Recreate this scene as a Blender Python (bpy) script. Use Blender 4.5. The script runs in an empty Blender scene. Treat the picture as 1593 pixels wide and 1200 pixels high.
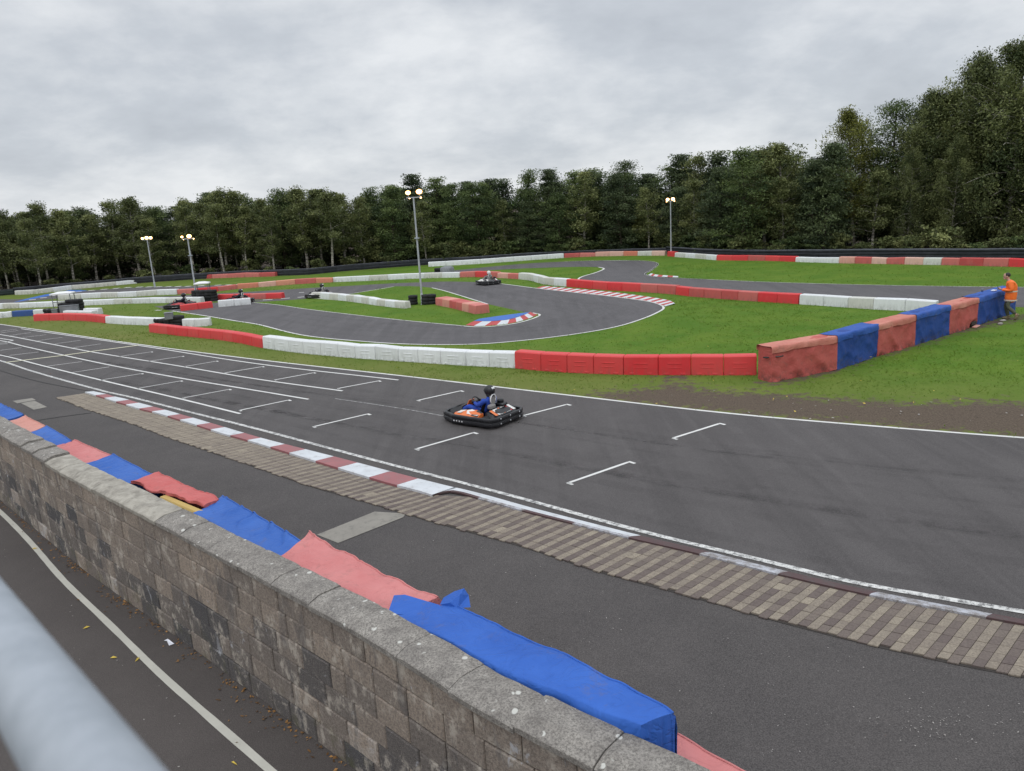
import bpy, bmesh, math, random
import numpy as np
from mathutils import Vector, Matrix, noise as mnoise
from mathutils.geometry import tessellate_polygon

R_ = math.radians
scene = bpy.context.scene
col = scene.collection

# ------------------------------------------------------------------ camera
PITCH, ROLL, FPX, CAMH = R_(13.3), R_(3.4), 1200.0, 5.4
cF = np.array([0, math.cos(PITCH), -math.sin(PITCH)])
_U0 = np.array([0, math.sin(PITCH), math.cos(PITCH)]); _R0 = np.array([1.0, 0, 0])
cU = math.cos(ROLL)*_U0 + math.sin(ROLL)*_R0
cR = math.cos(ROLL)*_R0 - math.sin(ROLL)*_U0
CAM = np.array([0, 0, CAMH])
cam_d = bpy.data.cameras.new('camera'); cam = bpy.data.objects.new('camera', cam_d); col.objects.link(cam)
M = Matrix((tuple(cR), tuple(cU), tuple(-cF))).transposed().to_4x4()
M.translation = Vector(CAM); cam.matrix_world = M
cam_d.sensor_width = 36.0; cam_d.lens = FPX/1593*36.0
cam_d.clip_start = 0.05; cam_d.clip_end = 9000
cam_d.dof.use_dof = True; cam_d.dof.focus_distance = 18.0; cam_d.dof.aperture_fstop = 8.0
scene.camera = cam

# ------------------------------------------------------------------ world (overcast) and sun
SUN_EL, SUN_AZ = R_(48), R_(205)
world = bpy.data.worlds.new('World'); scene.world = world; world.use_nodes = True
def build_world():
    nt = world.node_tree; nt.nodes.clear(); L = nt.links
    N = lambda t: nt.nodes.new(t)
    out = N('ShaderNodeOutputWorld'); bg = N('ShaderNodeBackground'); bg.inputs[1].default_value = 0.1
    sky = N('ShaderNodeTexSky'); sky.sky_type = 'NISHITA'; sky.sun_disc = False
    sky.sun_elevation = SUN_EL; sky.sun_rotation = SUN_AZ
    tc = N('ShaderNodeTexCoord'); sep = N('ShaderNodeSeparateXYZ'); L.new(tc.outputs['Generated'], sep.inputs[0])
    def math_(op, a, b=None, clamp=False):
        m = N('ShaderNodeMath'); m.operation = op; m.use_clamp = clamp
        for i, v in enumerate((a, b)):
            if v is None: continue
            if isinstance(v, (int, float)): m.inputs[i].default_value = v
            else: L.new(v, m.inputs[i])
        return m.outputs[0]
    z = math_('MAXIMUM', sep.outputs[2], 0.0)
    zz = math_('ADD', z, 0.34)
    cx = math_('DIVIDE', sep.outputs[0], zz); cy = math_('DIVIDE', sep.outputs[1], zz)
    comb = N('ShaderNodeCombineXYZ'); L.new(cx, comb.inputs[0]); L.new(cy, comb.inputs[1]); comb.inputs[2].default_value = 3.7
    def noise(scale, det, rough, dist=0.0):
        n = N('ShaderNodeTexNoise'); n.inputs['Scale'].default_value = scale; n.inputs['Detail'].default_value = det
        n.inputs['Roughness'].default_value = rough; n.inputs['Distortion'].default_value = dist
        L.new(comb.outputs[0], n.inputs['Vector']); return n.outputs['Fac']
    a = noise(1.7, 6, 0.54, 0.2); b = noise(5.0, 6, 0.6, 0.1)
    t = math_('ADD', math_('MULTIPLY', a, 0.72), math_('MULTIPLY', b, 0.28))
    t = math_('ADD', t, math_('MULTIPLY', math_('MULTIPLY', math_('SUBTRACT', 0.13, z, True), math_('SUBTRACT', 0.35, sep.outputs[0], True)), 1.1))
    ramp = N('ShaderNodeValToRGB'); L.new(t, ramp.inputs[0])
    e = ramp.color_ramp.elements
    e[0].position = 0.28; e[0].color = (0.50, 0.535, 0.59, 1)
    e[1].position = 0.64; e[1].color = (0.90, 0.925, 0.955, 1)
    m_ = e.new(0.46); m_.color = (0.64, 0.68, 0.735, 1)
    # brighter overhead (thin cloud at the zenith), as under a real overcast sky
    mr = N('ShaderNodeMapRange'); mr.interpolation_type = 'SMOOTHSTEP'
    L.new(z, mr.inputs[0]); mr.inputs[1].default_value = 0.22; mr.inputs[2].default_value = 0.85
    mr.inputs[3].default_value = 9.2; mr.inputs[4].default_value = 20.0
    mul = N('ShaderNodeVectorMath'); mul.operation = 'SCALE'
    L.new(ramp.outputs[0], mul.inputs[0]); L.new(mr.outputs[0], mul.inputs['Scale'])
    mix = N('ShaderNodeMix'); mix.data_type = 'RGBA'; mix.inputs[0].default_value = 0.06
    L.new(mul.outputs[0], mix.inputs[6]); L.new(sky.outputs[0], mix.inputs[7])
    L.new(mix.outputs[2], bg.inputs[0]); L.new(bg.outputs[0], out.inputs[0])
build_world()
sun_d = bpy.data.lights.new('sun', 'SUN'); sun_d.energy = 0.5; sun_d.angle = R_(25); sun_d.color = (1, 0.97, 0.92)
sun = bpy.data.objects.new('sun', sun_d); col.objects.link(sun)
sun.rotation_euler = (R_(90)-SUN_EL, 0, math.pi - SUN_AZ)
vs = scene.view_settings; vs.view_transform = 'Standard'; vs.look = 'None'; vs.exposure = 0.0; vs.gamma = 1.0

# ------------------------------------------------------------------ helpers
def P(x, y, z=0.0):
    """world point at height z seen at photo pixel (x, y): where the thing really stands"""
    d = cF*FPX + cR*(x-796.5) + cU*(600-y)
    t = (z-CAMH)/d[2]
    return CAM + d*t
def W(pts, z=0.0): return [tuple(P(x, y, z)[:2]) for x, y in pts]

def smooth(pts, step=0.4, closed=False):
    """Catmull-Rom through the points, resampled"""
    p = [np.array(q, float) for q in pts]; n = len(p); out = []
    rng = n if closed else n-1
    for i in range(rng):
        if closed: a, b, c, d = p[i-1], p[i], p[(i+1) % n], p[(i+2) % n]
        else: a, b, c, d = p[max(i-1, 0)], p[i], p[i+1], p[min(i+2, n-1)]
        k = max(1, int(np.linalg.norm(c-b)/step))
        # centripetal-ish: limit tangents to the segment length
        l = np.linalg.norm(c-b)
        t1 = (c-a); t2 = (d-b)
        t1 = t1/(np.linalg.norm(t1)+1e-9)*l; t2 = t2/(np.linalg.norm(t2)+1e-9)*l
        for j in range(k):
            t = j/k; h00 = 2*t**3-3*t*t+1; h10 = t**3-2*t*t+t; h01 = -2*t**3+3*t*t; h11 = t**3-t*t
            out.append(h00*b+h10*t1+h01*c+h11*t2)
    if not closed: out.append(p[-1])
    return [tuple(q) for q in out]

def arclen(pts):
    a = np.array(pts); d = np.linalg.norm(np.diff(a, axis=0), axis=1); return np.concatenate([[0], np.cumsum(d)])
def at_len(pts, s):
    a = np.array(pts); c = arclen(pts); return np.array([np.interp(s, c, a[:, k]) for k in range(a.shape[1])]).T

def tag(o, label=None, cat=None, group=None, kind=None):
    if label: o['label'] = label
    if cat: o['category'] = cat
    if group: o['group'] = group
    if kind: o['kind'] = kind
    return o

class MB:
    """collects faces, builds ONE mesh object"""
    def __init__(s): s.v = []; s.f = []; s.m = []; s.c = []
    def add(s, verts, faces, mi=0, c=0.5):
        o = len(s.v); s.v.extend([tuple(map(float, v)) for v in verts])
        for f in faces: s.f.append(tuple(i+o for i in f)); s.m.append(mi); s.c.append(c)
    def box(s, ctr, size, rz=0.0, mi=0, c=0.5, bev=0.0, rot=None):
        sx, sy, sz = [q/2 for q in size]
        if bev:
            b = min(bev, sx*.9, sy*.9, sz*.9); vs = []
            for (x, y, z) in [(-1,-1,-1),(1,-1,-1),(1,1,-1),(-1,1,-1),(-1,-1,1),(1,-1,1),(1,1,1),(-1,1,1)]:
                vs += [(x*sx, y*(sy-b), z*(sz-b)), (x*(sx-b), y*sy, z*(sz-b)), (x*(sx-b), y*(sy-b), z*sz)]
            X = lambda i: 3*i; Y = lambda i: 3*i+1; Z = lambda i: 3*i+2
            fs = [(Z(3),Z(2),Z(1),Z(0)), (Z(4),Z(5),Z(6),Z(7)), (Y(0),Y(1),Y(5),Y(4)), (Y(2),Y(3),Y(7),Y(6)),
                  (X(1),X(2),X(6),X(5)), (X(3),X(0),X(4),X(7))]
            for a, b2 in ((0,1),(2,3)): fs += [(Z(a),Z(b2),Y(b2),Y(a))]
            for a, b2 in ((4,5),(6,7)): fs += [(Y(a),Y(b2),Z(b2),Z(a))]
            for a, b2 in ((1,2),(3,0)): fs += [(Z(a),Z(b2),X(b2),X(a))]
            for a, b2 in ((5,6),(7,4)): fs += [(X(a),X(b2),Z(b2),Z(a))]
            for a, b2, sgn in ((0,4,1),(1,5,-1),(2,6,1),(3,7,-1)):
                f = (X(a),Y(a),Y(b2),X(b2)); fs += [f if sgn > 0 else f[::-1]]
            for i in range(8): 
                f = (X(i),Y(i),Z(i)); fs += [f]
        else:
            vs = [(x*sx, y*sy, z*sz) for (x, y, z) in [(-1,-1,-1),(1,-1,-1),(1,1,-1),(-1,1,-1),(-1,-1,1),(1,-1,1),(1,1,1),(-1,1,1)]]
            fs = [(3,2,1,0),(4,5,6,7),(0,1,5,4),(2,3,7,6),(1,2,6,5),(3,0,4,7)]
        m = (rot if rot is not None else Matrix.Rotation(rz, 3, 'Z'))
        s.add([tuple(m @ Vector(v) + Vector(ctr)) for v in vs], fs, mi, c)
    def tube(s, pts, rad, n=8, mi=0, c=0.5, caps=True):
        pts = [Vector(p) for p in pts]; k = len(pts)
        if isinstance(rad, (int, float)): rad = [rad]*k
        vs = []; prev = None
        for i, p in enumerate(pts):
            d = (pts[min(i+1, k-1)]-pts[max(i-1, 0)]).normalized()
            u = d.orthogonal().normalized() if prev is None else (prev-d*prev.dot(d)).normalized()
            prev = u; w = d.cross(u)
            for j in range(n):
                a = 2*math.pi*j/n; vs.append(p+(u*math.cos(a)+w*math.sin(a))*rad[i])
        fs = [(i*n+j, i*n+(j+1) % n, (i+1)*n+(j+1) % n, (i+1)*n+j) for i in range(k-1) for j in range(n)]
        if caps: fs += [tuple(range(n))[::-1], tuple((k-1)*n+j for j in range(n))]
        s.add(vs, fs, mi, c)
    def lathe(s, prof, ctr, axis='Z', n=20, mi=0, c=0.5, rot=None):
        vs = []; k = len(prof)
        for j in range(n):
            a = 2*math.pi*j/n
            for r, h in prof:
                v = Vector((r*math.cos(a), r*math.sin(a), h))
                if axis == 'X': v = Vector((v.z, v.x, v.y))
                if axis == 'Y': v = Vector((v.x, v.z, v.y))
                if rot is not None: v = rot @ v
                vs.append(v+Vector(ctr))
        fs = [(j*k+i, ((j+1) % n)*k+i, ((j+1) % n)*k+i+1, j*k+i+1) for j in range(n) for i in range(k-1)]
        s.add(vs, fs, mi, c)
    def build(s, name, mats, parent=None, smooth_=False, loc=None, rz=0.0):
        me = bpy.data.meshes.new(name); me.from_pydata(s.v, [], s.f)
        mats = mats if isinstance(mats, (list, tuple)) else [mats]
        for m in mats: me.materials.append(m)
        me.polygons.foreach_set('material_index', s.m)
        if len(set(s.c)) > 1 or (s.c and s.c[0] != 0.5):
            at = me.attributes.new('tone', 'FLOAT', 'FACE'); at.data.foreach_set('value', s.c)
        if smooth_: me.polygons.foreach_set('use_smooth', [True]*len(s.f))
        me.update()
        o = bpy.data.objects.new(name, me); col.objects.link(o)
        if parent: o.parent = parent
        if loc is not None: o.location = loc
        o.rotation_euler.z = rz
        return o

def fix_normals(o):
    bm = bmesh.new(); bm.from_mesh(o.data); bmesh.ops.recalc_face_normals(bm, faces=bm.faces); bm.to_mesh(o.data); bm.free(); return o
def empty(name, loc=(0, 0, 0), rz=0.0):
    o = bpy.data.objects.new(name, None); col.objects.link(o); o.location = loc; o.rotation_euler.z = rz
    o.empty_display_size = 0.3; return o
def copy_tree(o, parent=None):
    c = o.copy(); col.objects.link(c)
    if parent: c.parent = parent
    for ch in [q for q in col.objects if q.parent == o]: copy_tree(ch, c)
    return c

def sheet(name, poly, z, mat):
    vs = [Vector((x, y, 0)) for x, y in poly]; tri = tessellate_polygon([vs])
    me = bpy.data.meshes.new(name); me.from_pydata([(x, y, z) for x, y in poly], [], [tuple(t) for t in tri])
    me.materials.append(mat); me.update()
    o = fix_normals(bpy.data.objects.new(name, me))
    if len(me.polygons) and me.polygons[0].normal.z < 0: me.flip_normals()
    col.objects.link(o); return tag(o, kind='structure')
def ribbon(mb, pts, w, z, mi=0, c=0.5, jit=0.0):
    a = np.array(pts, float); n = len(a); vs = []
    for i in range(n):
        d = a[min(i+1, n-1)]-a[max(i-1, 0)]; d = d/(np.linalg.norm(d)+1e-9); nn = np.array([-d[1], d[0]])
        ww = w/2*(1+(random.random()-.5)*jit)
        vs += [(*(a[i]-nn*ww), z), (*(a[i]+nn*ww), z)]
    mb.add(vs, [(2*i, 2*i+2, 2*i+3, 2*i+1) for i in range(n-1)], mi, c)

# ------------------------------------------------------------------ materials
class NT:
    def __init__(s, name):
        s.mat = bpy.data.materials.new(name); s.mat.use_nodes = True
        s.t = s.mat.node_tree; s.L = s.t.links; s.b = s.t.nodes['Principled BSDF']; s.out = s.t.nodes['Material Output']
        s.b.inputs['Roughness'].default_value = 0.8; s.tc = None
    def n(s, t): return s.t.nodes.new(t)
    def put(s, sock, v):
        if v is None: return
        if hasattr(v, 'is_output') or isinstance(v, bpy.types.NodeSocket): s.L.new(v, sock)
        elif isinstance(v, tuple) and len(v) == 3 and sock.type == 'RGBA': sock.default_value = (*v, 1)
        else: sock.default_value = v
    def coord(s, kind='Object'):
        if s.tc is None: s.tc = s.n('ShaderNodeTexCoord')
        return s.tc.outputs[kind]
    def pos(s): return s.n('ShaderNodeNewGeometry').outputs['Position']
    def map(s, vec, scale=(1, 1, 1), rot=(0, 0, 0)):
        m = s.n('ShaderNodeMapping'); s.put(m.inputs[0], vec); m.inputs['Scale'].default_value = scale; m.inputs['Rotation'].default_value = rot; return m.outputs[0]
    def noise(s, vec, scale, det=4, rough=.55, dist=0):
        m = s.n('ShaderNodeTexNoise'); s.put(m.inputs['Vector'], vec); m.inputs['Scale'].default_value = scale
        m.inputs['Detail'].default_value = det; m.inputs['Roughness'].default_value = rough; m.inputs['Distortion'].default_value = dist
        return m.outputs['Fac']
    def vor(s, vec, scale, feat='F1', out='Distance'):
        m = s.n('ShaderNodeTexVoronoi'); m.feature = feat; s.put(m.inputs['Vector'], vec); m.inputs['Scale'].default_value = scale; return m.outputs[out]
    def rng(s, v, a, b, lo=0.0, hi=1.0):
        m = s.n('ShaderNodeMapRange'); s.put(m.inputs[0], v)
        for i, q in enumerate((a, b, lo, hi)): m.inputs[i+1].default_value = q
        return m.outputs[0]
    def mix(s, f, a, b, mode='MIX'):
        m = s.n('ShaderNodeMix'); m.data_type = 'RGBA'; m.blend_type = mode; s.put(m.inputs[0], f); s.put(m.inputs[6], a); s.put(m.inputs[7], b); return m.outputs[2]
    def ma(s, op, a, b=0.0, clamp=False):
        m = s.n('ShaderNodeMath'); m.operation = op; m.use_clamp = clamp; s.put(m.inputs[0], a); s.put(m.inputs[1], b); return m.outputs[0]
    def attr(s, name):
        m = s.n('ShaderNodeAttribute'); m.attribute_name = name; return m
    def objrand(s): return s.n('ShaderNodeObjectInfo').outputs['Random']
    def bump(s, h, strength=.4, dist=.01):
        m = s.n('ShaderNodeBump'); m.inputs['Strength'].default_value = strength; m.inputs['Distance'].default_value = dist
        s.put(m.inputs['Height'], h); s.L.new(m.outputs[0], s.b.inputs['Normal'])
    def done(s, colr, rough=None, spec=None, metal=None):
        s.put(s.b.inputs['Base Color'], colr)
        if rough is not None: s.put(s.b.inputs['Roughness'], rough)
        if spec is not None: s.b.inputs['Specular IOR Level'].default_value = spec
        if metal is not None: s.b.inputs['Metallic'].default_value = metal
        return s.mat

def m_asphalt(name, a, b, speck=.35, streak=None, grain=90):
    k = NT(name); p = k.pos()
    c = k.mix(k.rng(k.noise(p, .35, 5, .6), .35, .65), a, b)
    if streak is not None:
        st = k.noise(k.map(p, (1.2, .10, 1), (0, 0, streak)), 1.0, 4, .6, .3)
        c = k.mix(k.ma('MULTIPLY', k.rng(st, .48, .62), .75), c, tuple(q*.60 for q in a))
        st2 = k.noise(k.map(p, (2.2, .13, 1), (0, 0, streak+.25)), 1.0, 3, .6, .2)
        c = k.mix(k.ma('MULTIPLY', k.rng(st2, .54, .66), .5), c, tuple(q*1.3 for q in b))
    pa = k.noise(p, .9, 6, .7, .8); c = k.mix(k.ma('MULTIPLY', k.rng(pa, .50, .60), .35), c, tuple(q*.72 for q in a)); c = k.mix(k.ma('MULTIPLY', k.rng(pa, .44, .36), .30), c, tuple(q*1.25 for q in b))
    g = k.noise(p, grain, 3, .7)
    c = k.mix(k.rng(g, .3, .72, 0, 1), tuple(0 for _ in a), c, 'MIX') if False else k.mix(.55, c, k.mix(k.rng(g, .32, .70), tuple(q*.25 for q in a), tuple(q*1.95 for q in b)))
    sp = k.vor(p, 26); rnd = k.vor(p, 26, 'F1', 'Color')
    spm = k.ma('MULTIPLY', k.rng(sp, .10, .04), k.rng(k.ma('ADD', k.noise(p, 26, 0), 0), .58, .66))
    c = k.mix(k.ma('MULTIPLY', spm, speck), c, (.42, .41, .40))
    k.bump(g, .5, .006)
    return k.done(c, .85, .3)
MAT = {}
MAT['track'] = m_asphalt('asphalt_track', (.072, .065, .064), (.096, .088, .086), .25, R_(45))
MAT['infield'] = m_asphalt('asphalt_infield', (.082, .077, .080), (.112, .105, .107), .1, R_(-62), 40)
MAT['apron'] = m_asphalt('asphalt_apron', (.054, .049, .048), (.088, .079, .075), .8, None, 70)
MAT['path'] = m_asphalt('asphalt_path', (.068, .058, .054), (.090, .078, .072), .4, None, 110)
def m_skid():
    k = NT('tyre_rubber_marks'); p = k.pos(); n = k.noise(p, 1.4, 5, .7); f = k.noise(p, 60, 2, .8)
    a = k.ma('MULTIPLY', k.rng(n, .40, .66), k.rng(f, .25, .65)); a = k.ma('MULTIPLY', a, .15)
    k.done((.022, .020, .020), .75, .3); tr = k.n('ShaderNodeBsdfTransparent'); ms = k.n('ShaderNodeMixShader')
    k.put(ms.inputs[0], a); k.L.new(tr.outputs[0], ms.inputs[1]); k.L.new(k.b.outputs[0], ms.inputs[2]); k.L.new(ms.outputs[0], k.out.inputs[0])
    return k.mat
MAT['skid'] = m_skid()
MAT['joint'] = m_asphalt('asphalt_joint', (.035, .033, .033), (.045, .043, .043), 0)

def m_paint(name, colr, wear=.5, under=(.10, .096, .097), scale=9):
    k = NT(name); p = k.pos()
    n = k.noise(p, scale, 5, .75); f = k.noise(p, 75, 3, .8)
    t = k.ma('ADD', k.ma('MULTIPLY', n, .6), k.ma('MULTIPLY', f, .4))
    c = k.mix(k.rng(t, wear-.05, wear+.06), under, k.mix(k.rng(k.noise(p, 3), .3, .7), tuple(q*.86 for q in colr), colr))
    return k.done(c, .65, .3)
MAT['white_line'] = m_paint('paint_white', (.72, .71, .68), .36)
MAT['worn_line'] = m_paint('paint_white_worn', (.70, .69, .66), .47)
MAT['faint_line'] = m_paint('paint_white_faint', (.45, .44, .42), .50)
MAT['start_line'] = m_paint('paint_cream', (.72, .69, .50), .36)
MAT['kerb_white'] = m_paint('kerb_paint_white', (.64, .66, .68), .40, (.36, .34, .33), 6)
MAT['kerb_red'] = m_paint('kerb_paint_red', (.36, .14, .145), .42, (.24, .17, .165), 6)
MAT['kerb_dark'] = m_paint('kerb_paint_dark_red', (.105, .062, .062), .44, (.095, .078, .074), 6)
MAT['kerb_grey'] = m_paint('kerb_paint_grey_white', (.50, .51, .55), .50, (.22, .20, .19), 7)
MAT['bright_red'] = m_paint('runoff_paint_red', (.50, .07, .07), .38, (.2, .1, .1), 6)
MAT['blue_paint'] = m_paint('runoff_paint_blue', (.055, .16, .50), .33)
MAT['path_line'] = m_paint('path_line_cream', (.56, .54, .47), .33, (.085, .078, .075), 14)
MAT['concrete'] = m_paint('concrete_patch', (.27, .25, .215), .42, (.16, .148, .132), 6)

def m_ground():
    k = NT('grass_ground'); p = k.pos()
    d = k.attr('dirt').outputs['Fac']; lush = k.attr('lush').outputs['Fac']
    n1 = k.noise(p, .45, 5, .6); n2 = k.noise(p, 3.2, 5, .7); n3 = k.noise(p, 24, 4, .75)
    g = k.mix(k.rng(n1, .36, .64), (.078, .166, .014), (.126, .204, .022))
    g2 = k.mix(k.rng(n1, .36, .64), (.140, .172, .036), (.185, .192, .055))
    g = k.mix(lush, g2, g)
    g = k.mix(k.rng(n2, .55, .72, 0, .55), g, (.185, .185, .060))
    g = k.mix(k.rng(k.noise(p, 70, 3, .7), .3, .68, .4, 0), g, (.050, .095, .012))
    mud = k.mix(k.rng(n3, .3, .7), (.055, .041, .030), (.165, .128, .096))
    mud = k.mix(k.rng(k.noise(p, 7, 4, .7), .55, .7, 0, .5), mud, (.03, .024, .02))
    t = k.ma('ADD', d, k.ma('ADD', k.ma('MULTIPLY', k.ma('SUBTRACT', n2, .5), 1.9), k.ma('MULTIPLY', k.ma('SUBTRACT', n3, .5), .9)))
    c = k.mix(k.rng(t, .42, .62), g, mud)
    k.bump(k.ma('ADD', n3, k.noise(p, 60, 2)), .35, .03)
    return k.done(c, .95, .15)
MAT['ground'] = m_ground()
def m_blade():
    k = NT('grass_blades'); t = k.attr('tone').outputs['Fac']; p = k.pos()
    n = k.noise(p, .5, 4, .6)
    c = k.mix(t, (.090, .172, .015), (.175, .262, .034))
    c = k.mix(k.rng(n, .52, .72, 0, .55), c, (.185, .195, .060))
    k.done(c, .8, .2); tr = k.n('ShaderNodeBsdfTranslucent'); k.L.new(c, tr.inputs[0])
    ms = k.n('ShaderNodeMixShader'); ms.inputs[0].default_value = .45
    k.L.new(k.b.outputs[0], ms.inputs[1]); k.L.new(tr.outputs[0], ms.inputs[2]); k.L.new(ms.outputs[0], k.out.inputs[0])
    return k.mat
MAT['blade'] = m_blade()

def m_plastic(name, colr, fade, fadeamt=.35, dirt=.5, rough=.5):
    k = NT(name); p = k.pos(); o = k.coord('Object')
    r = k.objrand()
    c = k.mix(k.ma('MULTIPLY', r, fadeamt), colr, fade)
    n = k.noise(p, 2.2, 5, .65)
    c = k.mix(k.rng(n, .5, .75, 0, .35), c, fade)
    sep = k.n('ShaderNodeSeparateXYZ'); k.L.new(p, sep.inputs[0])
    low = k.rng(sep.outputs[2], .0, .30, 1, 0)
    dn = k.noise(k.map(p, (1, 1, .35)), 7, 5, .75)
    dm = k.ma('MULTIPLY', k.rng(dn, .42, .68), k.ma('ADD', k.ma('MULTIPLY', low, .75), .16))
    c = k.mix(k.ma('MULTIPLY', dm, dirt), c, (.12, .115, .09))
    return k.done(c, rough, .4)
MAT['red_p'] = m_plastic('plastic_red', (.66, .030, .038), (.70, .10, .09), .5, .45)
MAT['oldred_p'] = m_plastic('plastic_faded_red', (.47, .055, .055), (.62, .20, .17), .9, .6, .65)
MAT['pink_p'] = m_plastic('plastic_pink', (.66, .27, .21), (.72, .50, .42), .9, .5, .65)
MAT['orange_p'] = m_plastic('plastic_salmon', (.63, .19, .12), (.68, .30, .20), .9, .5, .65)
MAT['white_p'] = m_plastic('plastic_white', (.80, .81, .82), (.66, .67, .66), .6, .55)
MAT['oldwhite_p'] = m_plastic('plastic_old_white', (.66, .66, .62), (.58, .56, .50), .9, .75, .65)
MAT['blue_p'] = m_plastic('plastic_blue', (.025, .075, .26), (.05, .12, .33), .6, .5)

def m_fabric(name, a, b, rough=.65):
    k = NT(name); p = k.pos(); o = k.coord('Object')
    n = k.noise(p, 1.6, 5, .6); f = k.noise(p, 9, 5, .7)
    c = k.mix(k.rng(n, .35, .65), a, b)
    c = k.mix(k.rng(f, .60, .74, 0, .35), c, tuple(q*.5 for q in a))
    sep = k.n('ShaderNodeSeparateXYZ'); k.L.new(p, sep.inputs[0])
    mud = k.ma('MULTIPLY', k.rng(sep.outputs[2], .02, .30, 1, 0), k.rng(k.noise(p, 5, 5, .7), .45, .62))
    c = k.mix(k.ma('MULTIPLY', mud, .75), c, (.06, .05, .042))
    cr = k.ma('ABSOLUTE', k.ma('SUBTRACT', k.noise(p, 2.6, 3, .55, 1.6), .5)); cr = k.rng(cr, .0, .07)
    k.bump(k.ma('ADD', k.ma('MULTIPLY', cr, .8), k.ma('ADD', k.noise(p, 6, 4, .6), k.ma('MULTIPLY', k.noise(p, 260, 1), .08))), .30, .03)
    c = k.mix(k.ma('MULTIPLY', k.rng(k.noise(p, 3.3, 6, .75, .5), .56, .70), .35), c, (.16, .13, .11))
    return k.done(c, rough, .25)
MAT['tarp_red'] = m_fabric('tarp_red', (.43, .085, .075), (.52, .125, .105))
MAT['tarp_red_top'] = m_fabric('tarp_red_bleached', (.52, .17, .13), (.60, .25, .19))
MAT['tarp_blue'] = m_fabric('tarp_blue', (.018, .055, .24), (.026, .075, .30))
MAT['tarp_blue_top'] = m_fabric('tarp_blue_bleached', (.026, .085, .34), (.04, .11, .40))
MAT['cov_pink'] = m_fabric('cover_pink', (.54, .175, .17), (.60, .225, .215))
MAT['cov_salmon'] = m_fabric('cover_salmon', (.57, .25, .20), (.62, .30, .245))
MAT['cov_rose'] = m_fabric('cover_red', (.50, .115, .11), (.56, .15, .14))
MAT['cov_blue'] = m_fabric('cover_blue', (.036, .115, .40), (.050, .145, .47))
MAT['cov_blue2'] = m_fabric('cover_deep_blue', (.028, .105, .42), (.040, .135, .50))
MAT['tear'] = NT('torn_dark').done((.035, .028, .024), .9)
MAT['foam'] = NT('foam_yellow').done((.52, .36, .12), .9)

def m_block():
    k = NT('concrete_blocks'); p = k.pos(); t = k.attr('tone').outputs['Fac']
    n = k.noise(p, 3.4, 6, .65, .3); f = k.noise(p, 38, 4, .8); g = k.noise(p, 120, 2, .8)
    base = k.mix(k.ma('MULTIPLY', k.rng(t, 1.0, 1.25), k.rng(k.noise(p, 6, 5, .75), .38, .60)), k.mix(t, (.085, .082, .086), (.385, .310, .248)), (.55, .53, .52))
    base = k.mix(k.rng(f, .38, .60, .6, 0), base, (.06, .052, .048))
    base = k.mix(k.rng(g, .56, .66, 0, .5), base, (.42, .38, .33))
    sm = k.rng(n, .50, .60); sm2 = k.rng(k.noise(k.map(p, (1, 1, .6)), 9, 5, .75), .46, .55)
    c = k.mix(k.ma('MULTIPLY', k.ma('MULTIPLY', sm, sm2), .75), base, (.46, .41, .35))
    st = k.noise(k.map(p, (1.6, 1.6, .5)), 2.1, 5, .6, .4)
    c = k.mix(k.rng(st, .57, .64, 0, .4), c, (.075, .075, .082))
    wh = k.noise(k.map(p, (1.2, 1.2, .8)), 3.1, 4, .7, 1.0)
    c = k.mix(k.rng(wh, .64, .70, 0, .7), c, (.44, .44, .46))
    sep = k.n('ShaderNodeSeparateXYZ'); k.L.new(p, sep.inputs[0])
    mo = k.ma('MULTIPLY', k.rng(sep.outputs[2], .0, .5, 1, 0), k.rng(k.noise(p, 4, 4, .7), .52, .66))
    c = k.mix(k.ma('MULTIPLY', mo, .55), c, (.085, .085, .032))
    k.bump(k.ma('ADD', f, k.ma('MULTIPLY', n, .6)), .7, .012)
    return k.done(c, .92, .2)
MAT['block'] = m_block()
def m_mortar():
    k = NT('mortar'); p = k.pos(); n = k.noise(p, 8, 5, .7)
    k.bump(k.noise(p, 60, 3), .6, .01)
    return k.done(k.mix(k.rng(n, .35, .65), (.06, .054, .048), (.26, .23, .195)), .95, .1)
MAT['mortar'] = m_mortar()
def m_coping():
    k = NT('coping_stone'); p = k.pos(); r = k.objrand(); t = k.attr('tone').outputs['Fac']
    n = k.noise(p, 6, 6, .7); f = k.noise(p, 55, 4, .85)
    c = k.mix(k.rng(n, .35, .65), (.23, .21, .19), (.40, .37, .33))
    c = k.mix(k.rng(f, .40, .56, .75, 0), c, (.095, .086, .078))
    c = k.mix(k.rng(f, .62, .74, 0, .5), c, (.45, .42, .38))
    sp = k.vor(p, 7.5); ok = k.rng(k.noise(p, 7.5, 1), .52, .56)
    c = k.mix(k.ma('MULTIPLY', k.rng(k.ma('ADD', sp, k.ma('MULTIPLY', k.noise(p, 40, 3), .12)), .27, .22), k.ma('MULTIPLY', ok, .9)), c, (.62, .61, .56))
    k.bump(k.ma('ADD', f, n), .7, .012)
    return k.done(c, .92, .2)
MAT['coping'] = m_coping()
def m_coping2():
    k = NT('coping_stone_pale'); p = k.pos(); n = k.noise(p, 5, 6, .75, .4)
    k.bump(n, .6, .012)
    return k.done(k.mix(k.rng(n, .36, .62), (.23, .21, .18), (.41, .38, .325)), .92, .2)
MAT['coping2'] = m_coping2()
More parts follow.
